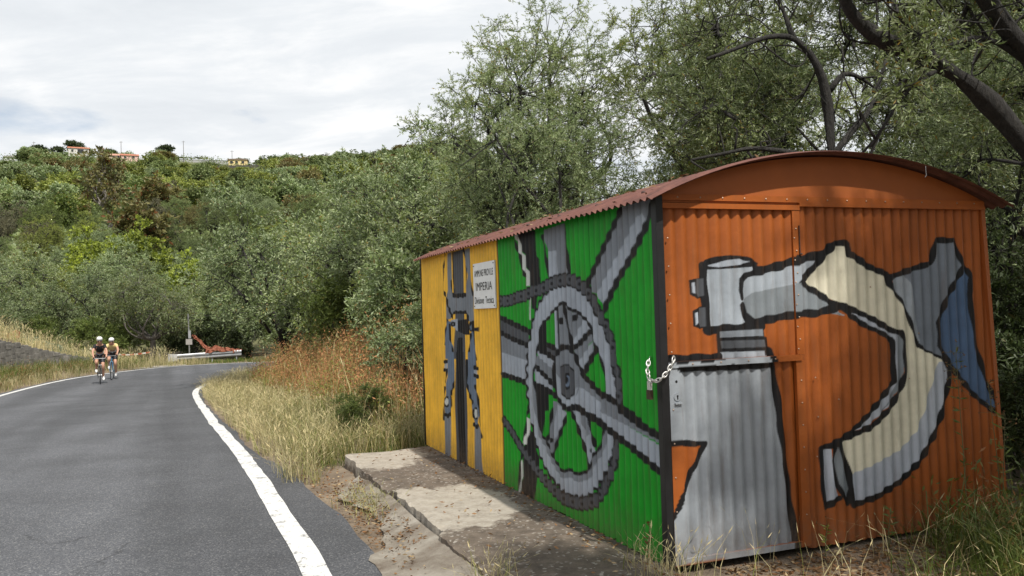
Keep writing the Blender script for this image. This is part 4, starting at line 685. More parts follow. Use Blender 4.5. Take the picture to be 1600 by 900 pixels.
# lock plate with keyhole, bolt on the centre stile
grey_m = plain('grey_door_paint', PAL['G5'], 0.5); blk = plain('dark_hole', (0.008, 0.008, 0.008), 0.9)
def disc(mb, u, v, w0, w1, r, k=16):
    mb.tube([C0 + F * u + UP * v - L * w0, C0 + F * u + UP * v - L * w1], r, k)
mb = MB(); disc(mb, 0.090, 0.995, 0.008, 0.013, 0.024); lp = mb.build('lock_plate', grey_m, shed)
mb = MB(); disc(mb, 0.090, 1.000, 0.010, 0.0145, 0.006, 10); mb.box(C0 + F * 0.0865 + UP * 0.980 - L * 0.0145, F * 0.007, L * 0.004, UP * 0.02); mb.build('keyhole', blk, lp)
mb = MB(); disc(mb, 0.088, 1.085, 0.006, 0.0095, 0.008, 10); mb.build('bolt_hole', blk, shed)
mb = MB(); mb.box(C0 + F * 0.070 + UP * 0.952 - L * 0.022, F * 0.048, L * 0.016, UP * 0.008); mb.build('lock_ledge', grey_m, shed)
mb = MB(); mb.tube([C0 + F * 1.022 + UP * v - L * 0.016 for v in (1.84, 2.02)], 0.004, 6); mb.tube([C0 + F * 1.022 + UP * 1.84 - L * 0.016, C0 + F * 1.034 + UP * 1.838 - L * 0.022], 0.006, 6)
mb.build('door_bolt', plain('dark_rust', (0.05, 0.02, 0.012), 0.8), shed)
# bent wire hanging from the roof edge
mb = MB(); q0 = C0 - L * 0.13 + F * 1.98 + UP * (zro(1.98) - 0.012)
mb.tube([q0, q0 - UP * .03, q0 - UP * .06 + F * .004, q0 - UP * .075 - F * .01], 0.0022, 5); mb.build('roof_wire', plain('wire_steel', (0.5, 0.5, 0.5), 0.4), shed)

# sign on the long wall
sgn = empty('enamel_sign', 'white rectangular sign with black lettering on the yellow shed wall', 'sign', SP(3.09, 0.02, ZB + 1.78))
def sgl(u, v, w): return C0 + L * u + UP * v - F * w - np.array(sgn.location)
mb = MB(); mb.box(sgl(2.79, 1.567, 0.014), L * 0.605, -F * 0.012, UP * 0.430)
mb.build('plate', plain('white_enamel', (0.84, 0.84, 0.81), 0.75, 0.08, 6), sgn)
mb = MB()
for (u, v) in ((2.815, 1.975), (3.37, 1.975), (2.815, 1.59), (3.37, 1.59)): mb.ellipsoid(sgl(u, v, 0.026), 0.007, 0.007, 0.007, 8, 5)
mb.build('screws', plain('screw_dark', (0.10, 0.08, 0.07), 0.6), sgn)['kind'] = 'stuff'
blk2 = plain('black_lettering', (0.018, 0.018, 0.018), 0.6)
def text_obj(body, u_c, v_c, width, height, nm):
    cu = bpy.data.curves.new(nm, 'FONT'); cu.body = body; cu.align_x = 'CENTER'; cu.align_y = 'CENTER'; cu.size = 1.0; cu.offset = 0.0
    t = bpy.data.objects.new(nm, cu); COL.objects.link(t)
    dg = bpy.context.evaluated_depsgraph_get(); dg.update()
    me = bpy.data.meshes.new_from_object(t.evaluated_get(dg)); bpy.data.objects.remove(t); bpy.data.curves.remove(cu)
    co = np.zeros(len(me.vertices) * 3); me.vertices.foreach_get('co', co); co = co.reshape(-1, 3)
    mn, mxx = co.min(0), co.max(0); ctr = (mn + mxx) / 2
    a = (co[:, 0] - ctr[0]) * width / (mxx[0] - mn[0]); b2 = (co[:, 1] - ctr[1]) * height / (mxx[1] - mn[1])
    P = sgl(u_c, v_c, 0.0285)[None] - L[None] * a[:, None] + UP[None] * b2[:, None]
    me.vertices.foreach_set('co', P.astype(np.float32).ravel()); me.materials.clear(); me.materials.append(blk2); me.update()
    return obj(nm, me, sgn)
text_obj('AMM.NE PROV.LE', 3.09, 1.900, 0.53, 0.062, 'lettering')
text_obj('IMPERIA', 3.09, 1.775, 0.46, 0.075, 'lettering')
text_obj('Divisione', 3.228, 1.645, 0.262, 0.064, 'lettering'); text_obj('Tecnica', 2.938, 1.645, 0.228, 0.064, 'lettering')

# chain and padlock round the corner post
chn = empty('steel_chain', 'galvanised steel chain looped round the black corner post of the shed', 'chain', SP(0.0, 0.03, ZB + 1.15))
steel = plain('galvanised_steel', (0.52, 0.51, 0.48), 0.35, 0.3, 60, 0.6)
cpts = np.array([0, 0, .03]) + catmull([SP(.12, .012, ZB + 1.195), SP(.10, .035, ZB + 1.165), SP(.085, .05, ZB + 1.12), SP(.055, .058, ZB + 1.075), SP(.015, .064, ZB + 1.065), SP(-.035, .045, ZB + 1.075), SP(-.04, .01, ZB + 1.10), SP(-.034, -.03, ZB + 1.14), SP(-.03, -.055, ZB + 1.175), SP(-.02, -.07, ZB + 1.20)], 10)
d = np.concatenate([[0], np.cumsum(np.linalg.norm(np.diff(cpts, axis=0), axis=1))])
nl = int(d[-1] / 0.027)
for k in range(nl):
    t0 = (k + .5) / nl * d[-1]
    c_ = np.array([np.interp(t0, d, cpts[:, a]) for a in range(3)]); c2 = np.array([np.interp(t0 + .01, d, cpts[:, a]) for a in range(3)])
    tg = (c2 - c_) / np.linalg.norm(c2 - c_)
    side_ = np.cross(tg, UP); side_ /= np.linalg.norm(side_); up2 = np.cross(side_, tg)
    ax = side_ * math.cos(k % 2 * math.pi / 2 + .4) + up2 * math.sin(k % 2 * math.pi / 2 + .4)
    mb = MB(); mb.torus(c_ - np.array(chn.location), ax, 0.0115, 0.0042, 14, 6, sx=1.75, u=tg); mb.build('link', steel, chn, smooth=True)
lk = empty('padlock', 'brass padlock with pale shackle hanging from the chain on the shed corner', 'padlock', SP(.05, .06, ZB + 0.985))
mb = MB(); lo = np.array(lk.location)
mb.box(SP(.072, .05, ZB + .985) - lo, -L * .044, -F * .022, UP * .055); mb.build('lock_body', plain('old_brass', (0.075, 0.05, 0.03), 0.5, .4, 30, .5), lk)
mb = MB(); mb.box(SP(.068, .053, ZB + 1.041) - lo, -L * .036, -F * .014, UP * .05); mb.build('shackle_guard', plain('pale_steel', (0.62, 0.62, 0.58), 0.4, .2, 40, .3), lk)
mb = MB(); mb.torus(SP(.05, .06, ZB + 1.09) - lo, F, 0.016, 0.004, 14, 6, sx=1.0); mb.build('shackle', steel, lk)

# ------------------------------------------------------------------ vegetation
def norm(a): return a / (np.linalg.norm(a, axis=-1, keepdims=True) + 1e-9)
def leaves_mesh(rng, base, dirs, ll, lw, fold=0.0):
    """one rhombic leaf per base point"""
    n_ = len(base)
    side_ = norm(np.cross(dirs, rng.normal(size=(n_, 3))))
    l_ = ll * rng.uniform(.65, 1.2, (n_, 1)); w_ = lw * rng.uniform(.7, 1.2, (n_, 1)) / 2
    nrm_ = np.cross(dirs, side_)
    mid = base + dirs * l_ * 0.5
    V = np.stack([base, mid + side_ * w_ - nrm_ * fold * w_, base + dirs * l_, mid - side_ * w_ - nrm_ * fold * w_], 1).reshape(-1, 3)
    return V, np.arange(n_ * 4).reshape(-1, 4)
def crook(rng, a, b, n_=6, amt=0.12):
    """crooked curve from a to b"""
    a = np.asarray(a, float); b = np.asarray(b, float); l_ = np.linalg.norm(b - a)
    t = np.linspace(0, 1, n_)[:, None]; P = a + (b - a) * t
    o1 = rng.normal(size=3) * amt * l_; o2 = rng.normal(size=3) * amt * l_ * .5
    P = P + o1 * np.sin(np.pi * t) + o2 * np.sin(2 * np.pi * t)
    P[:, 2] -= 0.10 * l_ * (np.sin(np.pi * t))[:, 0] * (b[2] - a[2] < l_ * .5)
    return P
def build_tree(seed, h, cr, ch, th, r0, n_lobe, n_clump, twigs, lpt, ll, lw, lean=(0, 0), trunk=None, limbs=None, lobes=None, droop=0.25, tw_len=0.42, trunk_n=1, name='tree', spread=.55):
    """returns (wood mesh builder, leaf V, leaf Q, rnd)"""
    rng = np.random.default_rng(seed)
    wood = MB(); nodes = []; nrad = []
    def limb(P, ra, rb, k=7):
        r = ra + (rb - ra) * np.linspace(0, 1, len(P)) ** .8
        r = r * (1 + .15 * rng.normal(size=len(P)))
        Pc = catmull(P, 3); rc = np.interp(np.linspace(0, 1, len(Pc)), np.linspace(0, 1, len(P)), r)
        wood.tube(Pc, rc, k); nodes.append(Pc[len(Pc) // 4:]); nrad.append(rc[len(Pc) // 4:])
    cc = np.array([lean[0], lean[1], h - ch / 2])
    if lobes is None:
        lobes = []
        for k in range(n_lobe):
            d = norm(rng.normal(size=3)); d[2] = d[2] * .9 + .05
            rr = rng.uniform(.30, .46)
            lobes.append((cc + d * np.array([cr, cr, ch / 2]) * rng.uniform(spread * .75, spread * 1.2), rr * cr, rr * (ch / 2) * 1.05))
    if trunk is None:
        for tn in range(trunk_n):
            a = np.array([rng.normal() * .12 * (trunk_n > 1), rng.normal() * .12 * (trunk_n > 1), -0.2])
            top = np.array([lean[0] * .55 + rng.normal() * .15, lean[1] * .55 + rng.normal() * .15, th])
            P = crook(rng, a, top, 6, .10); limb(P, r0 * 1.2, r0 * .75, 9)
    else:
        for P, ra, rb in trunk: limb(np.array(P, float), ra, rb, 10)
        top = None
    if trunk is not None:      # bare crooked side branches
        for P, ra, rb in trunk:
            Pc = catmull(np.array(P, float), 3)
            for q_ in range(7):
                a = Pc[rng.integers(len(Pc) // 3, len(Pc))]; e_ = a + norm(rng.normal(size=3) + [0, 0, .35]) * rng.uniform(.3, .9)
                limb(crook(rng, a, e_, 5, .2), .012, .004, 5)
    tops = [n_[-1] for n_ in nodes]
    allN = np.concatenate(nodes); 
    for (c_, rx, rz) in lobes:
        dd = np.linalg.norm(allN - c_, axis=1) + np.maximum(0, allN[:, 2] - c_[2]) * 2
        a = allN[np.argmin(dd)] if trunk is not None else tops[rng.integers(len(tops))]
        limb(crook(rng, a, c_, 6, .13), r0 * .45 if trunk is None else .022, r0 * .13 if trunk is None else .010, 6)
    N = np.concatenate(nodes)
    # leaf clumps
    li = rng.choice(len(lobes), n_clump, p=np.array([l[1] ** 2 for l in lobes]) / sum(l[1] ** 2 for l in lobes))
    d = norm(rng.normal(size=(n_clump, 3))); rad = rng.uniform(0, 1, n_clump) ** (1 / 2.6)
    lc = np.array([l[0] for l in lobes])[li]; lr = np.array([[l[1], l[1], l[2]] for l in lobes])[li]
    cp = lc + d * lr * rad[:, None]
    cp[:, 2] = np.maximum(cp[:, 2], 0.25)
    for k in range(n_clump):
        j_ = np.argmin(np.linalg.norm(N - cp[k], axis=1) + rng.uniform(0, .15 * cr, len(N)))
        wood.tube(crook(rng, N[j_], cp[k], 4, .12), [r0 * .085, r0 * .06, r0 * .045, r0 * .03], 4, cap=False)
    nt_ = n_clump * twigs
    tb = np.repeat(cp, twigs, 0); out = norm(np.repeat(cp - cc, twigs, 0))
    td = norm(out * .55 + rng.normal(size=(nt_, 3)) * .75 + np.array([0, 0, .30]))
    tl = tw_len * rng.uniform(.55, 1.25, (nt_, 1))
    # thin twig strips
    e1 = tb + td * tl * .5; e2 = tb + td * tl - np.array([0, 0, 1]) * droop * tl
    sd_ = norm(np.cross(td, rng.normal(size=(nt_, 3)))) * (0.0028 + .0009 * ll / .07)
    TV = np.stack([tb - sd_, tb + sd_, e1 + sd_ * .8, e1 - sd_ * .8, e2], 1).reshape(-1, 3)
    bi = np.arange(nt_)[:, None] * 5
    tq = bi + np.array([0, 1, 2, 3]); tt = bi + np.array([3, 2, 4])
    wood.add(TV, tq, tt)
    f_ = rng.uniform(.12, 1.0, (nt_, lpt, 1))
    pos = tb[:, None] + td[:, None] * tl[:, None] * f_ - np.array([0, 0, 1]) * droop * tl[:, None] * f_ ** 2
    ld = norm(td[:, None] * .8 + rng.normal(size=(nt_, lpt, 3)) * .62 - np.array([0, 0, .12]))
    LV, LQ = leaves_mesh(rng, pos.reshape(-1, 3), ld.reshape(-1, 3), ll, lw, .25)
    cl = np.repeat(np.repeat(rng.uniform(0, 1, n_clump), twigs), lpt)
    rnd = np.clip(.55 * rng.uniform(0, 1, nt_ * lpt) + .45 * cl, 0, 1)
    # rare alt-coloured leaves keep the top of the range
    rnd = np.where(rng.uniform(size=len(rnd)) < .03, 0.995, np.minimum(rnd, .93))
    return wood, LV, LQ, rnd
def tree_meshes(seed, leafmat, barkmat='bark', **k):
    w, LV, LQ, rnd = build_tree(seed, **k)
    wm = w.mesh('trunk', M[barkmat], True)
    lm = mesh_np('crown', LV, [LQ], [M[leafmat]], attrs={'rnd': ('FACE', 'FLOAT', rnd)})
    return wm, lm
def place_tree(name, meshes, label, x, y, rz=0.0, s=1.0, sz=None, group=None, leafmat=None, cat='tree', dz=-0.05):
    t = empty(name, label, cat, (x, y, gz1(x, y) + dz), rz, group)
    t.scale = (s, s, sz or s)
    a = obj('trunk', meshes[0], t); c_ = obj('crown', meshes[1], t)
    if leafmat:
        c_.material_slots[0].link = 'OBJECT'; c_.material_slots[0].material = M[leafmat]
    return t

# near olives behind and beside the shed
NEAR = dict(twigs=9, lpt=30, ll=0.060, lw=0.0135)
oA = tree_meshes(11, 'olive', h=7.0, cr=2.35, ch=5.4, th=1.7, r0=.14, n_lobe=14, n_clump=280, lean=(-.3, 0), trunk_n=2, **NEAR)
oB = tree_meshes(12, 'olive_y', h=7.3, cr=2.2, ch=5.6, th=1.9, r0=.14, n_lobe=14, n_clump=280, lean=(.2, 0), trunk_n=2, **NEAR)
oC = tree_meshes(13, 'olive_g', h=5.6, cr=2.6, ch=4.6, th=1.2, r0=.13, n_lobe=13, n_clump=270, **NEAR)
place_tree('olive_tree', oA, 'tall airy olive tree rising behind the yellow end of the shed', 0.75, 14.6, 0.3)
place_tree('olive_tree', oB, 'yellowish olive tree behind the middle of the shed roof', 3.15, 13.4, 1.1)
place_tree('olive_tree', oC, 'low grey olive tree just behind the far end of the shed', -0.05, 12.6, 0.4, .88)
place_tree('olive_tree', oC, 'grey olive tree behind the roof apex of the shed', 4.6, 12.4, 2.2, 1.12)
place_tree('olive_tree', oA, 'dense olive tree behind the right wall of the shed', 7.2, 12.6, 2.6, 1.05)
place_tree('olive_tree', oC, 'grey olive tree filling the gap right of the shed', 6.2, 9.4, 4.0, .92)
place_tree('olive_tree', oC, 'grey olive tree at the right edge behind the shed', 9.2, 11.2, 1.0, 1.0)

place_tree('olive_tree', oB, 'far olive tree seen through the branches above the shed', 5.6, 17.8, 3.6, 1.12)
place_tree('olive_tree', oA, 'distant olive tree behind the orange shed front', 9.6, 16.6, 5.0, 1.12)
# olive with a crooked trunk showing over the roof
def rel(pts, base): return [np.array(p_) - np.array(base) for p_ in pts]
def onscreen(x, y, D):
    d = fwv + cr_ * (x - 800) / FPX - cu_ * (y - 450) / FPX
    return np.array([0, 0, CZ]) + d * (D / d[1])
bx, by = 3.75, 9.9; bz = gz1(bx, by); B0 = (bx, by, bz)
tp = rel([(3.9, 9.9, bz - .2), (3.8, 9.95, 1.6), onscreen(1300, 255, 9.9), onscreen(1293, 165, 9.9), onscreen(1278, 105, 9.8), onscreen(1243, 62, 9.7), onscreen(1200, 58, 9.6), onscreen(1150, 76, 9.5), onscreen(1105, 92, 9.4)], B0)
tp2 = rel([onscreen(1296, 142, 9.9), onscreen(1318, 116, 9.9), onscreen(1345, 122, 10), onscreen(1370, 140, 10.1)], B0)
tp3 = rel([onscreen(1300, 245, 9.9), onscreen(1335, 200, 10), onscreen(1362, 165, 10.1), onscreen(1385, 90, 10.2)], B0)
tp4 = rel([onscreen(1240, 62, 9.7), onscreen(1225, 20, 9.7), onscreen(1200, -40, 9.6)], B0)
tp5 = rel([onscreen(1296, 250, 9.9), onscreen(1190, 232, 9.7), onscreen(1130, 240, 9.6), onscreen(1080, 250, 9.5)], B0)
lobesD = [(rel([onscreen(x, y, d)], B0)[0], r, r * .9) for x, y, d, r in ((1120, 40, 10.3, .8), (1210, -20, 10.3, .8), (1100, 170, 10.3, .7), (1200, 150, 10.8, .6), (1390, 50, 10.6, .7), (1410, 190, 10.5, .65), (1470, 120, 10.9, .8), (1320, -50, 10.5, .8), (1330, 40, 11.3, .7), (1150, 235, 10.4, .55), (1450, 260, 10.6, .7))]
oD = tree_meshes(21, 'olive', h=6, cr=2.6, ch=4, th=2, r0=.12, n_lobe=0, n_clump=300, trunk=[(tp, .08, .020), (tp2, .036, .015), (tp3, .045, .015), (tp4, .035, .015), (tp5, .035, .015)], lobes=lobesD, **NEAR)
t = empty('olive_tree', 'olive tree with a dark crooked trunk bending left above the shed roof', 'tree', B0)
obj('trunk', oD[0], t); obj('crown', oD[1], t)
# leaning olive at the right: thick dark limbs across the top right corner
bx, by = 5.9, 7.6; bz = gz1(bx, by); B0 = (bx, by, bz)
tp = rel([(6.0, 7.6, bz - .2), (5.7, 7.4, 1.3), onscreen(1690, 345, 7.1), onscreen(1600, 225, 6.9), onscreen(1545, 160, 6.8), onscreen(1495, 118, 6.7), onscreen(1440, 88, 6.6), onscreen(1380, 62, 6.5), onscreen(1340, 32, 6.4), onscreen(1318, -5, 6.3), onscreen(1300, -70, 6.2)], B0)
tp2 = rel([onscreen(1690, 300, 7.2), onscreen(1625, 110, 7.0), onscreen(1585, 60, 6.9), onscreen(1545, 5, 6.8), onscreen(1500, -60, 6.7)], B0)
tp3 = rel([onscreen(1470, 105, 6.65), onscreen(1420, 140, 6.5), onscreen(1385, 190, 6.4), onscreen(1360, 230, 6.4)], B0)
tp4 = rel([onscreen(1610, 100, 7.0), onscreen(1560, 68, 6.9), onscreen(1520, 60, 6.8), onscreen(1480, 72, 6.7)], B0)
tp5 = rel([onscreen(1480, 110, 6.65), onscreen(1420, 45, 6.4), onscreen(1390, -10, 6.2)], B0)
lobesE = [(rel([onscreen(x, y, d)], B0)[0], r, r * .85) for x, y, d, r in ((1445, 60, 6.3, .24), (1400, 140, 6.2, .22), (1500, 30, 7.4, .45), (1590, 150, 7.8, .5), (1400, -80, 6.6, .55), (1520, -90, 6.9, .6), (1640, -20, 7.6, .6), (1520, 270, 7.8, .5), (1330, -120, 6.4, .5))]
oE = tree_meshes(22, 'olive', h=6, cr=2.2, ch=4, th=2, r0=.16, n_lobe=0, n_clump=120, trunk=[(tp, .112, .040), (tp2, .085, .05), (tp3, .025, .010), (tp4, .035, .015), (tp5, .035, .015)], lobes=lobesE, **NEAR)
t = empty('olive_tree', 'leaning olive tree whose thick dark limb crosses the top right corner', 'tree', B0)
obj('trunk', oE[0], t); obj('crown', oE[1], t)
# olive standing beside the photographer, shading the doors and the near ground
bx, by = 5.6, 1.4; bz = gz1(bx, by); B0 = np.array((bx, by, bz))
lobesS = []
T3 = math.tan(R_(6))
for u_, v_, T_, r_ in ((2.3, 1.85, 3.2, .42), (2.55, 1.35, 3.4, .5), (2.15, 1.15, 3.0, .45), (1.95, .65, 3.2, .45), (2.5, .45, 3.5, .6), (1.75, 1.5, 3.0, .28), (1.55, .45, 3.2, .42), (1.4, 1.95, 2.9, .16), (.95, .15, 3.4, .36), (.62, .62, 3.3, .26), (2.9, .9, 3.4, .6), (3.2, 0.2, 3.6, .8), (1.7, -.3, 3.6, .5)):
    lobesS.append((C0 + F * (u_ + T3 * T_) - L * T_ + UP * (v_ + T_ * math.tan(SUN_EL) / math.cos(R_(6))) - B0, r_, r_ * .8))
for s_, t_, zz_, r_ in ((.35, .45, 5.0, .42), (-.35, .40, 5.1, .50), (-.9, .9, 5.2, .5)):
    q_ = SP(s_, t_, .12); lobesS.append((q_ + to_sun * (zz_ - .12) / to_sun[2] - B0, r_, r_ * .7))
shade = tree_meshes(31, 'olive', h=6.1, cr=1.75, ch=2.3, th=2.6, r0=.12, n_lobe=0, n_clump=640, trunk=[([(0, 0, -.2), (-.1, .1, 1.2), (.1, .2, 2.6), (-.3, .5, 4.0), (-1.0, .9, 5.2)], .16, .05)], lobes=lobesS, **NEAR)
for i_, (x, y, s_, lb) in enumerate(((5.8, -2.6, .92, 'unseen olive tree added to block sky light, on the verge just behind the photographer'), (4.6, -7.0, 1.0, 'unseen olive tree added to block sky light, behind the photographer nearest the road'), (9.0, -1.5, 1.05, 'unseen olive tree added to block sky light, behind the photographer away from the road'), (8.2, -6.5, 1.05, 'unseen olive tree added to block sky light, behind the photographer in the back row'),
        (4.9, -4.6, .9, 'low unseen olive tree added to block sky light, behind the photographer between two others'), (7.2, .6, .95, 'low unseen olive tree added to block sky light, at the right hand of the photographer'), (7.6, 4.6, .9, 'low unseen olive tree added to block sky light, right of the shed doors'))):
    place_tree('olive_tree', (oC, oA, oC)[i_ % 3], lb, x, y, i_ * 1.1, s_)  # unseen olives, added to keep sky light off the shed front
place_tree('olive_tree', oB, 'unseen olive tree added to block sky light, right of the photographer beyond the roadside olive', 8.6, 2.2, 2.0, .95)  # one more unseen olive added to hold back sky light
t = empty('olive_tree', 'olive tree by the roadside whose branches shade the shed doors', 'tree', tuple(B0))
obj('trunk', shade[0], t); obj('crown', shade[1], t)

# mid-distance olives and bushes
MID = dict(twigs=8, lpt=13, ll=0.125, lw=0.040, tw_len=.5)
mA = tree_meshes(41, 'olive_g', h=6.4, cr=3.1, ch=5.8, th=1.3, r0=.17, n_lobe=15, n_clump=270, trunk_n=2, **MID)
mB = tree_meshes(42, 'olive', h=6.0, cr=3.3, ch=5.2, th=1.4, r0=.18, n_lobe=15, n_clump=270, **MID)
mC = tree_meshes(43, 'bush', h=3.4, cr=1.9, ch=3.3, th=.5, r0=.07, n_lobe=10, n_clump=170, trunk_n=3, **MID)
place_tree('olive_tree', mA, 'large silvery olive tree left of the shed beyond the weeds', -7.3, 27.2, 0.2, 1.0)
place_tree('olive_tree', mB, 'dark olive tree behind the rust weeds beside the shed', -4.7, 25.2, 1.3, .95)
place_tree('olive_tree', mA, 'olive tree close behind the shed far corner', -2.6, 21.5, 2.0, .92)
place_tree('olive_tree', mB, 'grey olive tree between the shed and the tall roadside olives', -1.2, 18.0, 3.0, .74)
place_tree('olive_tree', mA, 'tall olive tree standing behind the dark roadside olive', -3.6, 31.0, 4.0, 1.12)
place_tree('olive_tree', mB, 'olive tree peeping over the roadside olives left of the shed', -8.2, 33.0, 5.0, 1.08)
place_tree('olive_tree', mA, 'olive tree at the inside of the road bend', -6.0, 35.5, .7, 1.05)
place_tree('olive_tree', mB, 'olive tree far behind the shed, nearest the road bend', 1.5, 26.0, .7, 1.1)
place_tree('olive_tree', mA, 'olive tree deep behind the shed on the right', 6.5, 25.0, .7, 1.1)
place_tree('olive_tree', mB, 'olive tree far right behind the shed trees', 12.5, 24.0, .2, 1.15)
place_tree('shrub', mC, 'bright green shrub between the rust weeds and the dark olive', -4.6, 22.6, 0.4, .80, cat='shrub')
place_tree('shrub', mC, 'yellow green bush against the yellow shed corner', -2.1, 19.4, 1.9, .85, leafmat='olive_y', cat='shrub')
place_tree('shrub', mC, 'dark green shrub beside the slab near the shed corner', -2.05, 11.6, 2.9, .24, leafmat='bush', cat='shrub')
place_tree('shrub', mC, 'silvery leaved shrub behind the weeds at the shed corner', -1.75, 16.6, 4.1, .80, leafmat='olive_g', cat='shrub')
place_tree('shrub', mC, 'grey twiggy shrub against the far end of the yellow wall', -1.55, 12.9, 1.2, .50, leafmat='olive_g', cat='shrub')
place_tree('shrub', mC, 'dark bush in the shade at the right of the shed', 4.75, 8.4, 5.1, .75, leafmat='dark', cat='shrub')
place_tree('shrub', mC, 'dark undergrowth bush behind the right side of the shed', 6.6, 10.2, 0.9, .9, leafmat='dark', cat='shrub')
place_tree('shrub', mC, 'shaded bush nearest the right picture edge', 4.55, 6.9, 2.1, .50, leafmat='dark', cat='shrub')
# trees beyond the bend
beyond = [('olive tree with a pale trunk standing left of the guardrail', -19.85, 46.9, mB, .95, None), ('olive tree behind the left bank, at the left picture edge', -27.5, 45.0, mA, 1.0, None),
          ('olive tree behind the green netting on the left bank', -24.6, 48.5, mB, 1.0, 'olive_g'), ('olive tree right behind the guardrail', -16.0, 51.2, mA, .95, 'olive'),
          ('shaded olive tree behind the orange netting', -12.6, 51.0, mB, 1.0, 'bush'), ('olive tree at the right end of the guardrail', -9.0, 50.0, mA, 1.0, None),
          ('grey olive tree in second row above the cyclists', -25.5, 57.0, mA, 1.15, 'olive_g'), ('olive tree in second row left of the yellow vine', -32.5, 56.0, mB, 1.2, 'olive'),
          ('olive tree in second row behind the sign post', -19.0, 58.0, mB, 1.15, None), ('olive tree in second row right of the sign post', -12.0, 60.0, mA, 1.15, None),
          ('olive tree far left in second row', -37.0, 60.0, mA, 1.1, 'olive_g'), ('second row olive tree above the guardrail end', -4.0, 59.0, mB, 1.2, None)]
for i_, (lb, x, y, ms, s, lm_) in enumerate(beyond):
    t = place_tree('olive_tree', ms, lb, x, y, i_ * 1.3, s, leafmat=lm_)
    if i_ == 0: tk = [c_ for c_ in t.children if c_.name.startswith('trunk')][0]; tk.material_slots[0].link = 'OBJECT'; tk.material_slots[0].material = M['bark_m']

for i_, (x, y, s, lm_, lb) in enumerate(((-22.6, 46.5, .85, 'bush', 'dark bush behind the left bank, left of the pale trunk'), (-18.4, 49.5, .9, 'dark', 'dark bush behind the sign post'), (-15.2, 49.0, .95, 'dark', 'dark bush behind the guardrail middle'),
        (-12.4, 47.6, .9, 'bush', 'green bush at the right end of the guardrail'), (-9.8, 47.5, .9, 'dark', 'dark bush beyond the road bend'), (-26.3, 46.0, .9, 'bush', 'green bush behind the orange netting on the bank'), (-29.5, 45.0, 1.0, 'dark', 'dark bush at the left edge above the bank'),
        (-20.8, 51.5, 1.0, 'dark', 'dark bush in the shade behind the pale trunk'), (-24.2, 52.5, 1.1, 'bush', 'green bush between the olive rows at left'), (-6.4, 48.5, 1.0, 'bush', 'green bush hidden behind the roadside olives'))):
    place_tree('shrub', mC, lb, x, y, i_ * 1.7, s * 1.1, s, leafmat=lm_, cat='shrub')
# hillside trees
FARK = dict(twigs=6, lpt=5, ll=0.50, lw=0.26, tw_len=.9)
fv = [tree_meshes(60 + k, 'fgreen', h=6.0, cr=3.2, ch=5.6, th=1.0, r0=.16, n_lobe=10, n_clump=110, **FARK) for k in range(3)]
fv2 = tree_meshes(64, 'fgreen', h=6.5, cr=2.5, ch=5.9, th=1.4, r0=.14, n_lobe=9, n_clump=60, **FARK)     # sparser
pin = tree_meshes(65, 'dark', h=8.5, cr=4.0, ch=3.6, th=4.6, r0=.22, n_lobe=10, n_clump=110, **FARK)      # umbrella pine
vine = tree_meshes(67, 'lime', h=6.2, cr=2.9, ch=5.6, th=1.0, r0=.14, n_lobe=11, n_clump=100, twigs=7, lpt=9, ll=.26, lw=.17, tw_len=.7)
tall = tree_meshes(66, 'brown', 'bark_l', h=15, cr=3.0, ch=10.5, th=6.5, r0=.20, n_lobe=14, n_clump=75, **FARK)
rng = np.random.default_rng(77)
pts = []
avoid = [(-202, 400, 12), (-178, 392, 17), (-128, 402, 12), (-143, 404, 24), (-234, 400, 6)]
for d in (65, 78, 92, 108, 126, 146, 168, 193, 220, 250, 280, 310, 338, 364, 388, 410, 432):
    sp_ = 5.3 + 3.6 * min(1, max(0, (d - 100) / 250)); x = -.66 * d + rng.uniform(0, sp_)
    while x < -.03 * d:
        y = d + rng.uniform(-.055, .055) * d * .9; xx = x + rng.uniform(-.3, .3) * sp_; x += sp_ * rng.uniform(.8, 1.2); skip = False
        for (hx, hy, hr) in avoid:
            if abs(xx - hx * y / hy) < hr * .5 + 2.0 and hy - 30 < y < hy + 7: skip = True
        if -.335 < xx / y < -.245 and 300 < y < 340: skip = True
        # what stands below a house must not grow in front of it
        lim = 9.0
        for (hx, hy, hr) in avoid:
            if abs(xx - hx * y / hy) < hr * .5 + 3.0 and 190 < y < hy: lim = min(lim, (gz1(hx, hy) + .3 - CZ) / hy * y + CZ - gz1(xx, y))
        if lim < 1.6: skip = True
        if not skip: pts.append((xx, y, sp_, lim))
pts = pts[:300]
gname = 'olives and oaks of the hillside wood'
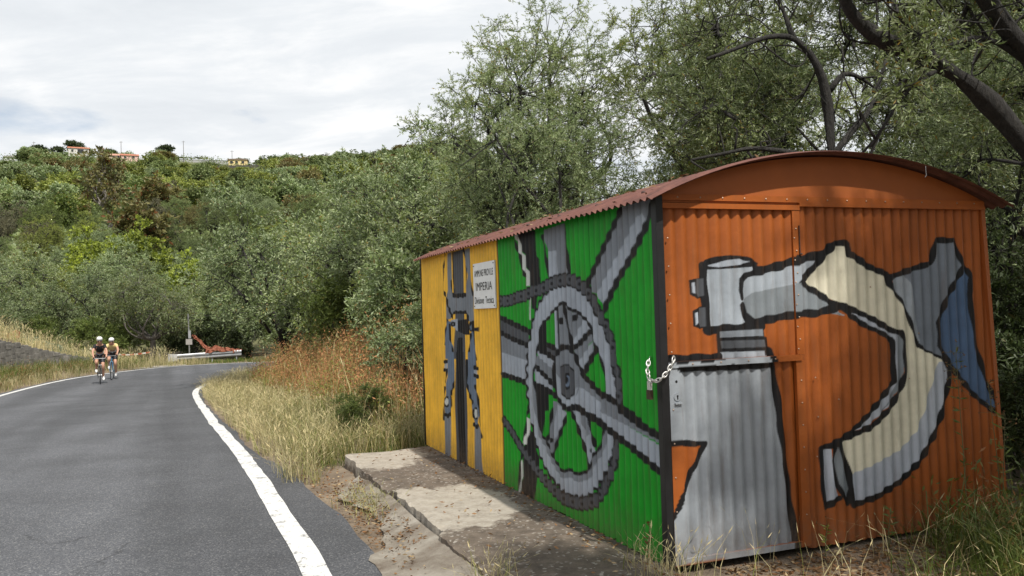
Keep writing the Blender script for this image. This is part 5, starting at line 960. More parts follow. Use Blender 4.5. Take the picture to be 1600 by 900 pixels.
for k, (x, y, sz, lim) in enumerate(pts):
    u_ = rng.uniform(); ms = fv[k % 3] if y > 150 else (mA, mB)[k % 2]
    lm_ = None if y > 150 else 'fgreen'; lbl = 'green tree in the wood covering the hillside'
    col_noise = math.sin(x * .045 + 1.3) + math.sin(y * .05 + x * .02)
    if u_ < .22: lm_ = 'olive_g'; lbl = 'grey green olive in the wood covering the hillside'
    elif u_ < .40 or (col_noise > 1.0 and u_ < .6): lm_ = 'fyel'; lbl = 'yellow green tree in the wood covering the hillside'
    elif u_ < .52: lm_ = 'bush'; lbl = 'dark green tree in the wood covering the hillside'
    elif u_ < .60: lm_ = 'brown'; lbl = 'brownish tree in the wood covering the hillside'
    elif u_ < .66 and y > 85: lm_ = 'bare'; ms = fv2 if y > 150 else mA; lbl = 'half bare grey tree in the wood covering the hillside'
    elif u_ < .68: lm_ = 'rust'; lbl = 'rust coloured tree in the wood covering the hillside'
    s = sz / 5.3 * rng.uniform(.85, 1.15) * (.6 if lm_ == 'rust' else 1); zf_ = rng.uniform(.9, 1.12)
    if y > 330: zf_ *= .68
    if y > 375: zf_ *= .8
    zf_ *= min(1.0, lim / (6.4 * s * zf_))
    place_tree('hillside_tree', ms, lbl, x, y, rng.uniform(0, 6.28), s, s * zf_, gname + ': ' + lbl.split(' in ')[0], lm_)
# low scrub between the hillside trees
nb = 2600; yb = 62 + 370 * rng.uniform(0, 1, nb) ** .9; xb = yb * rng.uniform(-.68, .0, nb); zb_ = gz(xb, yb)
ok = ~((np.abs(xb / yb + .29) < .05) & (yb > 300) & (yb < 345)); xb, yb, zb_ = xb[ok], yb[ok], zb_[ok]; nb = len(xb); m_ = 26
sb = (1.1 + yb * .004)[:, None, None]
pos = np.stack([xb, yb, zb_ + .5], -1)[:, None] + rng.normal(size=(nb, m_, 3)) * sb * np.array([1.0, 1.0, .45])
V_, q_ = leaves_mesh(rng, pos.reshape(-1, 3), norm(rng.normal(size=(nb * m_, 3)) + [0, -.2, .5]), .8, .5)
tag(obj('hillside_scrub', mesh_np('hillside_scrub', V_, [q_], [M['fgreen']], attrs={'rnd': ('FACE', 'FLOAT', np.repeat(rng.uniform(0, .95, nb), m_) * .6 + rng.uniform(0, .35, nb * m_))})), 'low green scrub growing between the hillside trees', 'scrub', kind='stuff')
# special trees of the view
def spot(px_, d): return (px_ - 800) / FPX * d, d
x, y = spot(163, 112); place_tree('tall_tree', tall, 'tall sparse brownish tree with a thin pale trunk on the hillside', x, y, .3, 1.15)
for px_, d, s, lb in ((218, 104, 1.35, 'broad brown green tree right of the tall sparse one'), (245, 150, 1.5, 'brown leaved tree below the pink house')):
    x, y = spot(px_, d); place_tree('hillside_tree', fv[1], lb, x, y, .9, s, leafmat='brown')
for px_, d, s, lb in ((150, 70, 1.15, 'tree draped in bright yellow green vine, leftmost of three'), (215, 73, 1.2, 'tree draped in bright yellow green vine, middle of three'), (300, 70, .85, 'tree draped in bright yellow green vine, rightmost and lowest of three')):
    x, y = spot(px_, d); place_tree('vine_covered_tree', vine, lb, x, y, px_, s * .95, s * 1.1)
for px_, d, s, lb in ((65, 418, 1.25, 'umbrella pine on the skyline, leftmost of the three pines'), (92, 420, 1.15, 'umbrella pine on the skyline, middle of the three pines'), (120, 414, 1.35, 'largest umbrella pine on the skyline, rightmost of the three'), (266, 410, 1.2, 'umbrella pine on the skyline beside the long terrace'), (176, 425, 1.1, 'small umbrella pine on the skyline behind the tall sparse tree')):
    x, y = spot(px_, d); place_tree('umbrella_pine', pin, lb, x, y, px_, s, dz=-1.4)

# ---- grass and weeds
def blades(rng, P, hgt, wid, lean, base_dir=None, seed_head=0.0):
    n_ = len(P); a = rng.uniform(0, 2 * np.pi, n_)
    d = np.stack([np.cos(a), np.sin(a), np.zeros(n_)], -1)
    s_ = np.stack([-np.sin(a + rng.normal(0, .8, n_)), np.cos(a), np.zeros(n_)], -1)
    hh = (hgt * rng.uniform(.5, 1.15, n_))[:, None]; w_ = (wid * rng.uniform(.6, 1.3, n_))[:, None] / 2
    ln = (lean * rng.uniform(.2, 1.4, n_))[:, None]
    mid = P + UP * hh * .55 + d * hh * ln * .30; tip = P + UP * hh * (1 - .25 * ln) + d * hh * ln
    V = np.stack([P - s_ * w_, P + s_ * w_, mid + s_ * w_ * .75, mid - s_ * w_ * .75, tip], 1).reshape(-1, 3)
    b_ = np.arange(n_)[:, None] * 5
    q, t = b_ + np.array([0, 1, 2, 3]), b_ + np.array([3, 2, 4])
    k = 0
    if seed_head > 0:
        # slim seed heads at the tips
        sd2 = s_ * w_ * 1.5; e_ = tip + (tip - mid) * .10
        lo_ = tip - (tip - mid) * seed_head
        V2 = np.stack([lo_, (tip + lo_) / 2 + sd2, e_, (tip + lo_) / 2 - sd2], 1).reshape(-1, 3)
        q = np.vstack([q, n_ * 5 + np.arange(n_ * 4).reshape(-1, 4)]); V = np.vstack([V, V2])
        rq = np.tile(rng.uniform(0, .97, n_), 2)
    else: rq = rng.uniform(0, .97, n_)
    return V, q, t, rq, rng.uniform(0, .97, n_)
def grass(name, label, rng, P, hgt, wid, lean, mat, seed=0.0, cat='grass'):
    V, q, t, rq, rt_ = blades(rng, P, hgt, wid, lean, None, seed)
    patch = .5 + .5 * np.sin(P[:, 0] * 2.1 + np.sin(P[:, 1] * 1.7)) * np.sin(P[:, 1] * 1.9)
    rt_ = np.clip(.6 * rt_ + .4 * patch, 0, .97)
    rq = np.clip(rq, 0, .97); n_ = len(P); rq[:n_] = rt_
    alt = rng.uniform(size=n_) < .12; rt_ = np.where(alt, .999, rt_ * .85); rq = rq * .85; rq[:n_] = np.where(alt, .999, rq[:n_])
    me = mesh_np(name, V, [q, t], [M[mat]], attrs={'rnd': ('FACE', 'FLOAT', np.concatenate([rq, rt_]))})
    return tag(obj(name, me), label, cat, kind='stuff')
def scatter(rng, n_, fn, keep=None, clump=0.0, z=True):
    P = fn(rng, n_)
    if clump:
        f_ = np.sin(P[:, 0] * 2.7 + 1.1 * np.sin(P[:, 1] * 1.9)) * np.sin(P[:, 1] * 2.3 + P[:, 0]) + .35 * np.sin(P[:, 0] * 7.1) * np.sin(P[:, 1] * 6.3)
        P = P[rng.uniform(-1, 1, n_) * clump < f_ + .25]
    if keep is not None: P = P[keep(P[:, 0], P[:, 1])]
    zz_ = gz(P[:, 0], P[:, 1]) - .02
    return np.column_stack([P, zz_])
def along(edge, y0, y1, d0, d1, power=1.0):
    """random points beside a road edge: between offsets d0 and d1, y range"""
    E_ = resample(edge, 1200)
    def f(rng, n_):
        ok = np.nonzero((E_[:, 1] > y0) & (E_[:, 1] < y1) & (E_[:, 0] < 2))[0]
        k = rng.choice(ok, n_); T_ = E_[np.minimum(k + 1, 1199)] - E_[np.maximum(k - 1, 0)]; T_ = T_ / np.linalg.norm(T_, axis=1)[:, None]
        N_ = np.stack([T_[:, 1], -T_[:, 0]], -1); o_ = d0 + (d1 - d0) * rng.uniform(0, 1, n_) ** power
        return E_[k] + N_ * o_[:, None] + rng.normal(0, .03, (n_, 2))
    return f
def notshed(x, y):
    s = (x - C0[0]) * L[0] + (y - C0[1]) * L[1]; t = -((x - C0[0]) * F[0] + (y - C0[1]) * F[1])
    return ~((s < 5.5) & (t < 1.35))
rng = np.random.default_rng(5)
grass('dry_grass', 'golden dry grass along the right edge of the road', rng, scatter(rng, 26000, along(RE, 8.6, 34, .16, 2.3, 1.2), notshed, .6), .46, .0065, .7, 'straw', .35)
grass('half_dry_grass', 'greenish half dry grass between the road and the weeds', rng, scatter(rng, 20000, along(RE, 8.2, 26, .4, 3.0), notshed, .7), .48, .007, .8, 'strawg')
grass('green_grass', 'green grass tufts on the verge near the slab', rng, scatter(rng, 9000, along(RE, 8.4, 16, .5, 2.6), notshed, .6), .38, .007, .9, 'grass')
# rust-brown weeds on the mound: stalks with branching seed clusters
def weeds(name, label, rng, P, hgt, mat_s='weed'):
    n_ = len(P); hs = hgt * rng.uniform(.6, 1.15, n_) * (.82 + .28 * np.sin(P[:, 0] * 1.9 + 1.3 * np.sin(P[:, 1] * 1.1))); a = rng.uniform(0, 6.28, n_)
    tip = P + np.column_stack([np.cos(a) * hs * .18, np.sin(a) * hs * .18, hs])
    V, q, t, rq, rt_ = blades(rng, P, hgt * .9, .008, .35)
    m_ = 16
    f_ = rng.uniform(.35, 1.0, (n_, m_, 1)); pos = P[:, None] * (1 - f_) + tip[:, None] * f_ + rng.normal(0, .05, (n_, m_, 3)) * (.4 + f_)
    LV, LQ = leaves_mesh(rng, pos.reshape(-1, 3), norm(rng.normal(size=(n_ * m_, 3)) + [0, 0, .8]), .060, .016)
    rr = np.clip(rng.uniform(0, .85, n_ * m_), 0, 1); rr[rng.uniform(size=len(rr)) < .22] = .999
    me = mesh_np(name, np.vstack([V, LV]), [q, LQ + len(V), t], [M[mat_s]], attrs={'rnd': ('FACE', 'FLOAT', np.concatenate([rq * .8, rr, rt_ * .8]))})
    return tag(obj(name, me), label, 'weeds', kind='stuff')
Pg = scatter(rng, 420, along(RE, 9.5, 20, 1.0, 4.5), notshed, .5)
grass('tall_stalks', 'tall pale dry stalks standing out of the weeds beside the shed', rng, Pg, 1.15, .008, .35, 'straw', .25)
behind = lambda x, y: notshed(x, y) & (sdist(RE, x, y) > 1.5)
weeds('rust_weeds', 'rust brown dry weeds massed on the mound beside the shed', rng, scatter(rng, 11500, along(RE, 10.8, 27, 1.6, 6.8), lambda x, y: behind(x, y) & (x < -.9), .8), 1.15)
weeds('green_weeds', 'green leafy weeds growing through the dry mound', rng, scatter(rng, 2600, along(RE, 10.2, 27, 1.4, 6.2), lambda x, y: behind(x, y) & (x < -.9), .5), .95, 'fyel')
weeds('bank_weeds', 'reddish weeds at the foot of the left bank', rng, scatter(rng, 900, along(LE, 22, 41, -.5, -2.2), None, .5), .55)
grass('bank_grass', 'golden dry grass on top of the left bank above the stone wall', rng, scatter(rng, 14000, along(LE, 20, 43, -2.3, -6.5, 1.4), None, .8), .95, .014, .6, 'straw', .35)
grass('bank_verge_grass', 'straw coloured grass between the left road line and the stone wall', rng, scatter(rng, 14000, along(LE, 20, 43.5, -.25, -2.1), None, .8), .55, .013, .6, 'straw')
grass('bank_green_grass', 'green weeds in front of the stone wall on the left bank', rng, scatter(rng, 7000, along(LE, 20, 42, -.7, -2.1), None, .7), .75, .017, .7, 'grass')
E2 = lambda x0, x1, y0, y1: (lambda rng, n_: np.column_stack([rng.uniform(x0, x1, n_), rng.uniform(y0, y1, n_)]))
grass('far_verge_grass', 'green grass under the guardrail at the bend', rng, scatter(rng, 5000, E2(-19, -6, 44.0, 47.5), lambda x, y: sdist(LE, x, y) < -.35, .3), .26, .02, .5, 'grass')
grass('undergrowth', 'tangled green undergrowth beneath the trees', rng, scatter(rng, 7000, E2(-9, 11, 11, 30), lambda x, y: (sdist(RE, x, y) > 3.5) & notshed(x, y), .4), .7, .03, .7, 'bush')
# foreground right, in front of the doors
infront = lambda x, y: ((x - C0[0]) * L[0] + (y - C0[1]) * L[1] < -.04)
Pg = scatter(rng, 13000, E2(1.9, 5.2, 3.7, 7.2), lambda x, y: infront(x, y) & (x + (y - 4) * .25 > 2.25 + .30 * np.sin(y * 5)) & (rng.uniform(size=len(x)) < np.clip((x - 1.9) / 1.0, .04, 1)), .35)
grass('foreground_grass', 'long green grass in front of the orange shed doors', rng, Pg, .30, .006, .9, 'grass')
Pg = scatter(rng, 5000, E2(2.7, 5.0, 4.2, 7.0), infront, .3)
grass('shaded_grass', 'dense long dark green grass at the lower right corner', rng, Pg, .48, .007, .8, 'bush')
Pg = scatter(rng, 150, E2(2.6, 4.4, 4.7, 6.6), infront, 0)
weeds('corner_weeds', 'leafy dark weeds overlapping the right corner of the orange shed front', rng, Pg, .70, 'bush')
Pg = scatter(rng, 45, E2(2.9, 4.2, 5.0, 6.4), infront, 0)
weeds('corner_rust_weeds', 'reddish dry weeds at the right end of the shed doors', rng, Pg, .60)
Pg = scatter(rng, 220, E2(1.3, 4.0, 4.2, 6.3), infront, 0)
grass('foreground_dry_grass', 'thin dry stalks standing before the orange shed doors', rng, Pg, .42, .0045, .8, 'straw', .25)
Pg = scatter(rng, 120, lambda r, n_: (SP(0, 0, 0)[None, :2] + (L[:2] * r.normal(-.10, .16, (n_, 1)) - F[:2] * r.normal(.10, .10, (n_, 1)))), None, 0)
grass('corner_dry_grass', 'dry grass stalks at the black corner post of the shed', rng, Pg, .32, .0055, .7, 'straw', .3)
Pg = scatter(rng, 100, lambda r, n_: (SP(0.35, .92, 0)[None, :2] + (L[:2] * r.normal(0, .14, (n_, 1)) - F[:2] * r.normal(.05, .06, (n_, 1)))), None, 0)
grass('slab_dry_grass', 'thin dry stalks growing through the near slab edge', rng, Pg, .30, .0045, .6, 'straw', .25)
Pg = scatter(rng, 420, lambda r, n_: (SP(3.1, 1.08, 0)[None, :2] + (L[:2] * r.normal(0, .30, (n_, 1)) - F[:2] * r.normal(.05, .10, (n_, 1)))), None, 0)
grass('slab_edge_weeds', 'half dry weeds at the outer edge of the slab', rng, Pg, .20, .006, .9, 'strawg')
Pg = scatter(rng, 700, lambda r, n_: (SP(5.35, .75, 0)[None, :2] + (L[:2] * r.normal(.05, .12, (n_, 1)) - F[:2] * r.normal(0, .40, (n_, 1)))), lambda x, y: True | (x > 0), 0)
grass('slab_end_grass', 'short green grass at the far end of the slab', rng, Pg, .13, .006, .8, 'grass')
# leaf litter
def litter(name, label, rng, fn, n_, zfn, ll=.045):
    P = fn(rng, n_); z = zfn(P[:, 0], P[:, 1]) + .006 + rng.uniform(0, .012, n_)
    P = np.column_stack([P, z]); d = norm(np.column_stack([rng.normal(size=(n_, 2)), rng.normal(0, .22, n_)]))
    V, q = leaves_mesh(rng, P, d, ll, .014); rr = rng.uniform(0, .84, n_); rr[rng.uniform(size=n_) < .15] = .999
    tag(obj(name, mesh_np(name, V, [q], [M['litter']], attrs={'rnd': ('FACE', 'FLOAT', rr)})), label, 'leaf litter', kind='stuff')
ST = lambda s0, s1, t0, t1, pw=1: (lambda r, n_: (SP(0, 0, 0)[None, :2] + L[:2] * r.uniform(s0, s1, (n_, 1)) - F[:2] * (t0 + (t1 - t0) * r.uniform(0, 1, (n_, 1)) ** pw)))
litter('slab_litter', 'reddish dead leaves lying on the slab by the wall', rng, ST(-.6, 5.1, .03, .9, 2.2), 420, lambda x, y: np.full(x.shape, .124))
litter('apron_litter', 'reddish dead leaves heaped along the outer slab edge', rng, ST(-.8, 4.2, 1.02, 1.40, 1.6), 1100, lambda x, y: zroad(y) + .045 * np.clip(1 - (-((x - C0[0]) * F[0] + (y - C0[1]) * F[1]) - .98) / .5, 0.15, 1), .04)
litter('door_litter', 'dead leaves and bark litter at the foot of the shed doors', rng, ST(-.75, -.04, -3.2, -.3), 3200, lambda x, y: gz(x, y), .05)
litter('kerb_litter', 'dry leaf litter along the broken asphalt edge', rng, along(RE, 5, 11, .32, .75), 900, lambda x, y: gz(x, y) + .015, .04)
def roofz(x, y): return ZB + zro((x - C0[0]) * F[0] + (y - C0[1]) * F[1]) + .008
litter('roof_litter', 'dead leaves caught on the rusty shed roof', rng, ST(.0, 5.2, -.9, .06), 260, roofz, .045)
# single plants in front of the doors
def sprig(name, label, loc, hgt, rng, n_leaf, ll, lw, mat, heads=0, lean=(0, 0), cat='plant'):
    t = empty(name, label, cat, loc); P = catmull([(0, 0, -.03), (lean[0] * .3, lean[1] * .3, hgt * .4), (lean[0] * .7, lean[1] * .7, hgt * .75), (lean[0], lean[1], hgt)], 5)
    mb = MB(); mb.tube(P, np.linspace(.004, .0018, len(P)), 5)
    k = rng.integers(2, len(P), n_leaf); d = norm(np.column_stack([rng.normal(size=(n_leaf, 2)), rng.uniform(.1, .6, n_leaf)]))
    if heads:
        hb_ = P[rng.integers(len(P) - 5, len(P), heads)]; he = hb_ + norm(rng.normal(size=(heads, 3)) + [0, 0, .9]) * rng.uniform(.03, .09, (heads, 1))
        for a_, b2 in zip(hb_, he): mb.tube([a_, b2], [.0015, .001], 3, cap=False)
        V, q = leaves_mesh(rng, np.repeat(he, 5, 0), norm(rng.normal(size=(heads * 5, 3))), .012, .010)
        t_fh = obj('flower_head', mesh_np('flower_head', V, [q], [M['litter']], attrs={'rnd': ('FACE', 'FLOAT', rng.uniform(0, .8, len(q)))}), t); t_fh['kind'] = 'stuff'
    mb.build('stem', M['weedstem'], t)
    V, q = leaves_mesh(rng, P[k], d, ll, lw, .3)
    obj('leaves', mesh_np('leaves', V, [q], [M[mat]], attrs={'rnd': ('FACE', 'FLOAT', rng.uniform(0, .9, len(q)))}), t)['kind'] = 'stuff'
M['weedstem'] = plain('weed_stem', (0.13, 0.12, 0.05), .8)
def FR3(u, d): q_ = C0 * [1, 1, 0] + F * u - L * d; return (q_[0], q_[1], gz1(q_[0], q_[1]))
sprig('flowering_weed', 'tall weed with brown flower head before the cream handlebar painting', FR3(2.18, .16), 1.22, rng, 34, .07, .012, 'bush', 26, (-.02, .02))
sprig('leafy_weed', 'leafy green weed before the right end of the orange doors', FR3(2.38, .25), .78, rng, 46, .09, .012, 'bush', 12, (.05, .0))
sprig('leafy_weed', 'thin weed with pale seeds at the blue painted shape', FR3(2.50, .16), 1.0, rng, 20, .05, .008, 'strawg', 18, (-.06, 0))
sprig('leafy_weed', 'low weed under the painted bar end', FR3(1.55, .10), .24, rng, 26, .06, .012, 'bush', 0, (.03, 0))
sprig('leafy_weed', 'low weed at the foot of the centre door post', FR3(1.05, .10), .20, rng, 22, .05, .012, 'fyel', 4, (.02, 0))
sprig('leafy_weed', 'small red leaved weed at the corner of the green wall', tuple(SP(.10, .09, .10)), .28, rng, 30, .035, .014, 'rust', 0, (.03, .02))

# ------------------------------------------------------------------ left bank wall
rng = np.random.default_rng(9)
stone_m = plain('grey_field_stone', (0.20, 0.185, 0.16), .9, .45, 3, bmp=.6)
WP = offs(resample(LE, 400), -2.15); WP = WP[(WP[:, 1] > 17) & (WP[:, 1] < 40.5)]; WP = resample(WP, 60)
wall = empty('stone_wall', 'low grey stone retaining wall below the dry grass on the left bank', 'wall', (0, 0, 0))
mb = MB(); top = []
for k in range(len(WP) - 1):
    a, b_ = WP[k], WP[k + 1]; d_ = b_ - a; l_ = np.linalg.norm(d_); d_ /= l_; nn_ = np.array([-d_[1], d_[0]])
    hb = 1.55 * (1 - float(sstep(31, 44, a[1]))) + .1; z0 = float(zroad(a[1])) - .1
    mb.box((a[0], a[1], z0), (d_[0] * l_, d_[1] * l_, 0), (nn_[0] * .3, nn_[1] * .3, 0), (0, 0, hb + .30))
mb.build('wall_core', plain('mortar', (0.18, 0.168, 0.148), .95), wall)
sm = []
for v in range(5):
    bm = bmesh.new(); bmesh.ops.create_cube(bm, size=1.0); bmesh.ops.bevel(bm, geom=list(bm.edges), offset=.12, segments=1, affect='EDGES')
    for vt in bm.verts: vt.co += Vector(rng.normal(0, .045, 3))
    me = bpy.data.meshes.new('stone'); bm.to_mesh(me); bm.free(); me.materials.append(stone_m); sm.append(me)
cum = np.concatenate([[0], np.cumsum(np.linalg.norm(np.diff(WP, axis=0), axis=1))]); s = float(np.interp(26.0, WP[:, 1], cum)); nst = 0
while s < cum[-1] - .3 and nst < 290:
    w_ = rng.uniform(.26, .46)
    x, y = np.interp(s, cum, WP[:, 0]), np.interp(s, cum, WP[:, 1]); x2, y2 = np.interp(s + w_, cum, WP[:, 0]), np.interp(s + w_, cum, WP[:, 1])
    hb = 1.55 * (1 - float(sstep(31, 44, y))) + .1 + .22; z = float(zroad(y)) + .02
    while z < float(zroad(y)) - .1 + hb - .05:
        hh = rng.uniform(.16, .26); o_ = obj('stone', sm[rng.integers(5)], wall)
        o_.location = ((x + x2) / 2, (y + y2) / 2, z + hh / 2); o_.scale = (w_ * 1.03, rng.uniform(.05, .09), hh * 1.04)
        o_.rotation_euler = (0, 0, math.atan2(y2 - y, x2 - x)); z += hh; nst += 1
    s += w_

# ------------------------------------------------------------------ guardrail, post, netting
galv = plain('galvanised_rail', (0.36, 0.37, 0.38), .45, .2, 3, .35)
rail = empty('guardrail', 'short galvanised guardrail section at the outside of the bend', 'guardrail', (-18.2, 45.6, gz1(-18.2, 45.6)))
A_, B_ = np.array([-17.9, 45.4]), np.array([-14.85, 46.6]); dv_ = (B_ - A_); ln = np.linalg.norm(dv_); dv_ /= ln; nv_ = np.array([dv_[1], -dv_[0]])
prof = [(.0, .0), (.02, .035), (.075, .05), (.075, .10), (-.01, .14), (-.01, .17), (.075, .21), (.075, .26), (.02, .275), (.0, .31)]
def railpt(s, o_, z): q_ = A_ + dv_ * s + nv_ * o_; return (q_[0] - rail.location[0], q_[1] - rail.location[1], z)
z0 = .20
mb = MB(); ns = 12; vv_ = []
for i_ in range(ns):
    s = i_ / (ns - 1) * ln; zt = z0 + .10 * (s / ln)
    for (o_, z) in prof: vv_.append(railpt(s, o_, zt + z))
    for (o_, z) in prof[::-1]: vv_.append(railpt(s, o_ - .006, zt + z))
kk = len(prof) * 2; i = np.arange(ns - 1)[:, None] * kk; j = np.arange(kk)[None]; j2 = (j + 1) % kk
mb.add(vv_, np.stack([i + j, i + j2, i + kk + j2, i + kk + j], -1).reshape(-1, 4)); mb.build('beam', galv, rail)
mb = MB()   # flared end piece
for (sa, sb, h0, h1) in ((-.42, .02, .40, .32),):
    q_ = [railpt(sa, .05, z0 - .07), railpt(sb, .085, z0 - .01), railpt(sb, .085, z0 + .33), railpt(sa, .05, z0 + .36)]
    q2 = [tuple(np.array(v) - np.array([nv_[0] * .05, nv_[1] * .05, 0])) for v in q_]
    mb.add(q_ + q2, [(0, 1, 2, 3), (7, 6, 5, 4), (0, 4, 5, 1), (1, 5, 6, 2), (2, 6, 7, 3), (3, 7, 4, 0)])
mb.build('end_piece', plain('pale_galvanised', (0.46, 0.46, 0.45), .5), rail)
for s in (.35, 1.75, 3.0):
    mb = MB(); a = np.array(railpt(s, -.08, -.15)); mb.box(a, (dv_[0] * .06, dv_[1] * .06, 0), (nv_[0] * .07, nv_[1] * .07, 0), (0, 0, z0 + .45)); mb.build('post', galv, rail)
orange_net = plain('orange_netting', (0.26, 0.085, 0.045), .8, .5, 25)
def cloth(name, label, path, widthv, mat, amp=.05, n_=30, m_=10, seed=1, parent=None, cat='netting'):
    r_ = np.random.default_rng(seed); P = np.asarray(path, float); P = catmull(P, 8); P = np.array([[np.interp(t, np.linspace(0, 1, len(P)), P[:, a]) for a in range(3)] for t in np.linspace(0, 1, n_)])
    V = []
    for i_ in range(n_):
        for j_ in range(m_):
            t = j_ / (m_ - 1) - .5
            off_ = np.array(widthv(i_ / (n_ - 1))) * t
            V.append(P[i_] + off_ + r_.normal(0, amp * .35, 3) + np.array([0, amp * math.sin(i_ * 1.3 + j_ * 2.1), amp * math.cos(i_ * .9 - j_ * 1.7)]))
    i = np.arange(n_ - 1)[:, None] * m_; j = np.arange(m_ - 1)[None]
    me = mesh_np(name, np.array(V), [np.stack([i + j, i + j + 1, i + m_ + j + 1, i + m_ + j], -1).reshape(-1, 4)], [mat])
    o_ = obj(name, me); md = o_.modifiers.new('thickness', 'SOLIDIFY'); md.thickness = .015
    return tag(o_, label, cat)
g0 = gz1(-16, 46)
cloth('orange_netting', 'crumpled orange safety netting draped over the guardrail', [(-16.55, 45.95, g0 + .60), (-16.1, 46.1, g0 + .74), (-15.7, 46.3, g0 + .66), (-15.2, 46.5, g0 + .60), (-14.9, 46.7, g0 + .58)], lambda t: (0, .22, .30 - .2 * t), orange_net, .05, 24, 8, 2)
cloth('orange_netting', 'orange netting pulled up from the guardrail to the sign post', [(-17.4, 46.3, g0 + 1.5), (-17.1, 46.5, g0 + 1.2), (-16.8, 46.5, g0 + .85), (-16.4, 46.4, g0 + .60)], lambda t: (.05, .05, .07 + .2 * t), orange_net, .03, 20, 6, 3)
cloth('orange_netting', 'orange safety netting hanging along the top of the left bank', [(-29.0, 39.2, gz1(-27, 39) + 1.5), (-26.3, 39.5, gz1(-25.5, 39.5) + 1.2), (-24.6, 40.2, gz1(-24.6, 40.2) + 1.05), (-23.4, 40.5, gz1(-23.4, 40.5) + 1.25)], lambda t: (.0, .05, .30), plain('orange_netting_dull', (0.36, 0.085, 0.035), .85, .5, 15), .05, 40, 6, 4)
cloth('green_netting', 'dark green netting below the trees on the left bank', [(-23.4, 40.8, gz1(-23.4, 40.8) + 1.05), (-22.3, 41.5, gz1(-22.3, 41.5) + .8), (-21.2, 42.2, gz1(-21.2, 42) + .35)], lambda t: (0, .05, .6 - .3 * t), plain('green_net', (0.012, 0.065, 0.045), .8), .05, 24, 8, 5)
post = empty('sign_post', 'thin grey post with two small plates behind the guardrail', 'sign post', (-17.45, 46.0, gz1(-17.45, 46.0)))
mb = MB(); mb.tube([(0, 0, -.2), (0, 0, 1.4), (-.03, 0, 2.62)], .035, 8); mb.build('pole', plain('grey_pole', (0.20, 0.20, 0.195), .5), post)
mb = MB(); mb.cbox((.045, -.04, 1.52), .14, .015, .42); mb.build('plate', plain('pale_plate', (0.30, 0.31, 0.32), .5), post)
mb = MB(); mb.cbox((.01, -.045, 1.12), .34, .015, .30); mb.build('plate', plain('dull_plate', (0.33, 0.31, 0.29), .6), post)
mk = empty('marker_post', 'small pale marker post on the verge left of the guardrail', 'post', (-19.15, 46.2, gz1(-19.15, 46.2)))
mb = MB(); mb.tube([(0, 0, -.1), (0, 0, .52), (0, 0, .60)], [.05, .05, .03], 8); mb.build('post', plain('weathered_wood', (0.28, 0.25, 0.20), .9), mk)
cb_ = empty('concrete_block', 'dark mossy concrete block on the verge beside the guardrail end', 'block', (-18.75, 46.9, gz1(-18.75, 46.9)))
bm = bmesh.new(); bmesh.ops.create_cube(bm, size=1.0)
for vt in bm.verts: vt.co = Vector((vt.co.x * 1.05, vt.co.y * .6, (vt.co.z + .5) * .62 * (1.0 if vt.co.x > 0 else .9)))
bmesh.ops.bevel(bm, geom=list(bm.edges), offset=.06, segments=2, affect='EDGES'); me = bpy.data.meshes.new('block'); bm.to_mesh(me); bm.free()
me.materials.append(plain('mossy_concrete', (0.075, 0.068, 0.05), .95, .5, 5)); obj('block', me, cb_)
# red and white tape strung along the left bank
tp_m = [plain('tape_white', (0.7, 0.68, 0.66), .5), plain('tape_red', (0.5, 0.05, 0.04), .5)]
tape = empty('barrier_tape', 'red and white barrier tape strung from the bank to the pale trunk', 'tape', (-21.5, 43.5, gz1(-21.5, 43.5)))
ta, tb_ = np.array([-21.4, 43.2, gz1(-21.4, 43.2) + .9]), np.array([-19.75, 46.4, gz1(-19.75, 46.4) + .62]); lo = np.array(tape.location)
for k in range(14):
    p0 = ta + (tb_ - ta) * k / 14; p1 = ta + (tb_ - ta) * (k + 1) / 14
    p0 = p0 - UP * .22 * math.sin(math.pi * k / 14); p1 = p1 - UP * .22 * math.sin(math.pi * (k + 1) / 14)
    mb = MB(); mb.box(p0 - lo, p1 - p0, UP * .07, np.array([.01, .004, 0])); mb.build('stripe', tp_m[k % 2], tape)
# pale gravel patch where a track leaves the road
gp = [(-18.9, 41.2), (-18.4, 42.6), (-17.7, 43.5), (-16.9, 43.9), (-16.6, 43.4), (-17.6, 42.0), (-18.1, 41.0)]
bm = bmesh.new(); vs_ = [bm.verts.new((x, y, max(gz1(x, y), float(zroad(y))) + .012)) for x, y in gp]; bm.faces.new(vs_[::-1]); me = bpy.data.meshes.new('gravel_patch'); bm.to_mesh(me); bm.free()
me.materials.append(plain('pale_gravel', (0.42, 0.39, 0.34), .95, .3, 6, bmp=.5)); tag(obj('gravel_patch', me), kind='structure')

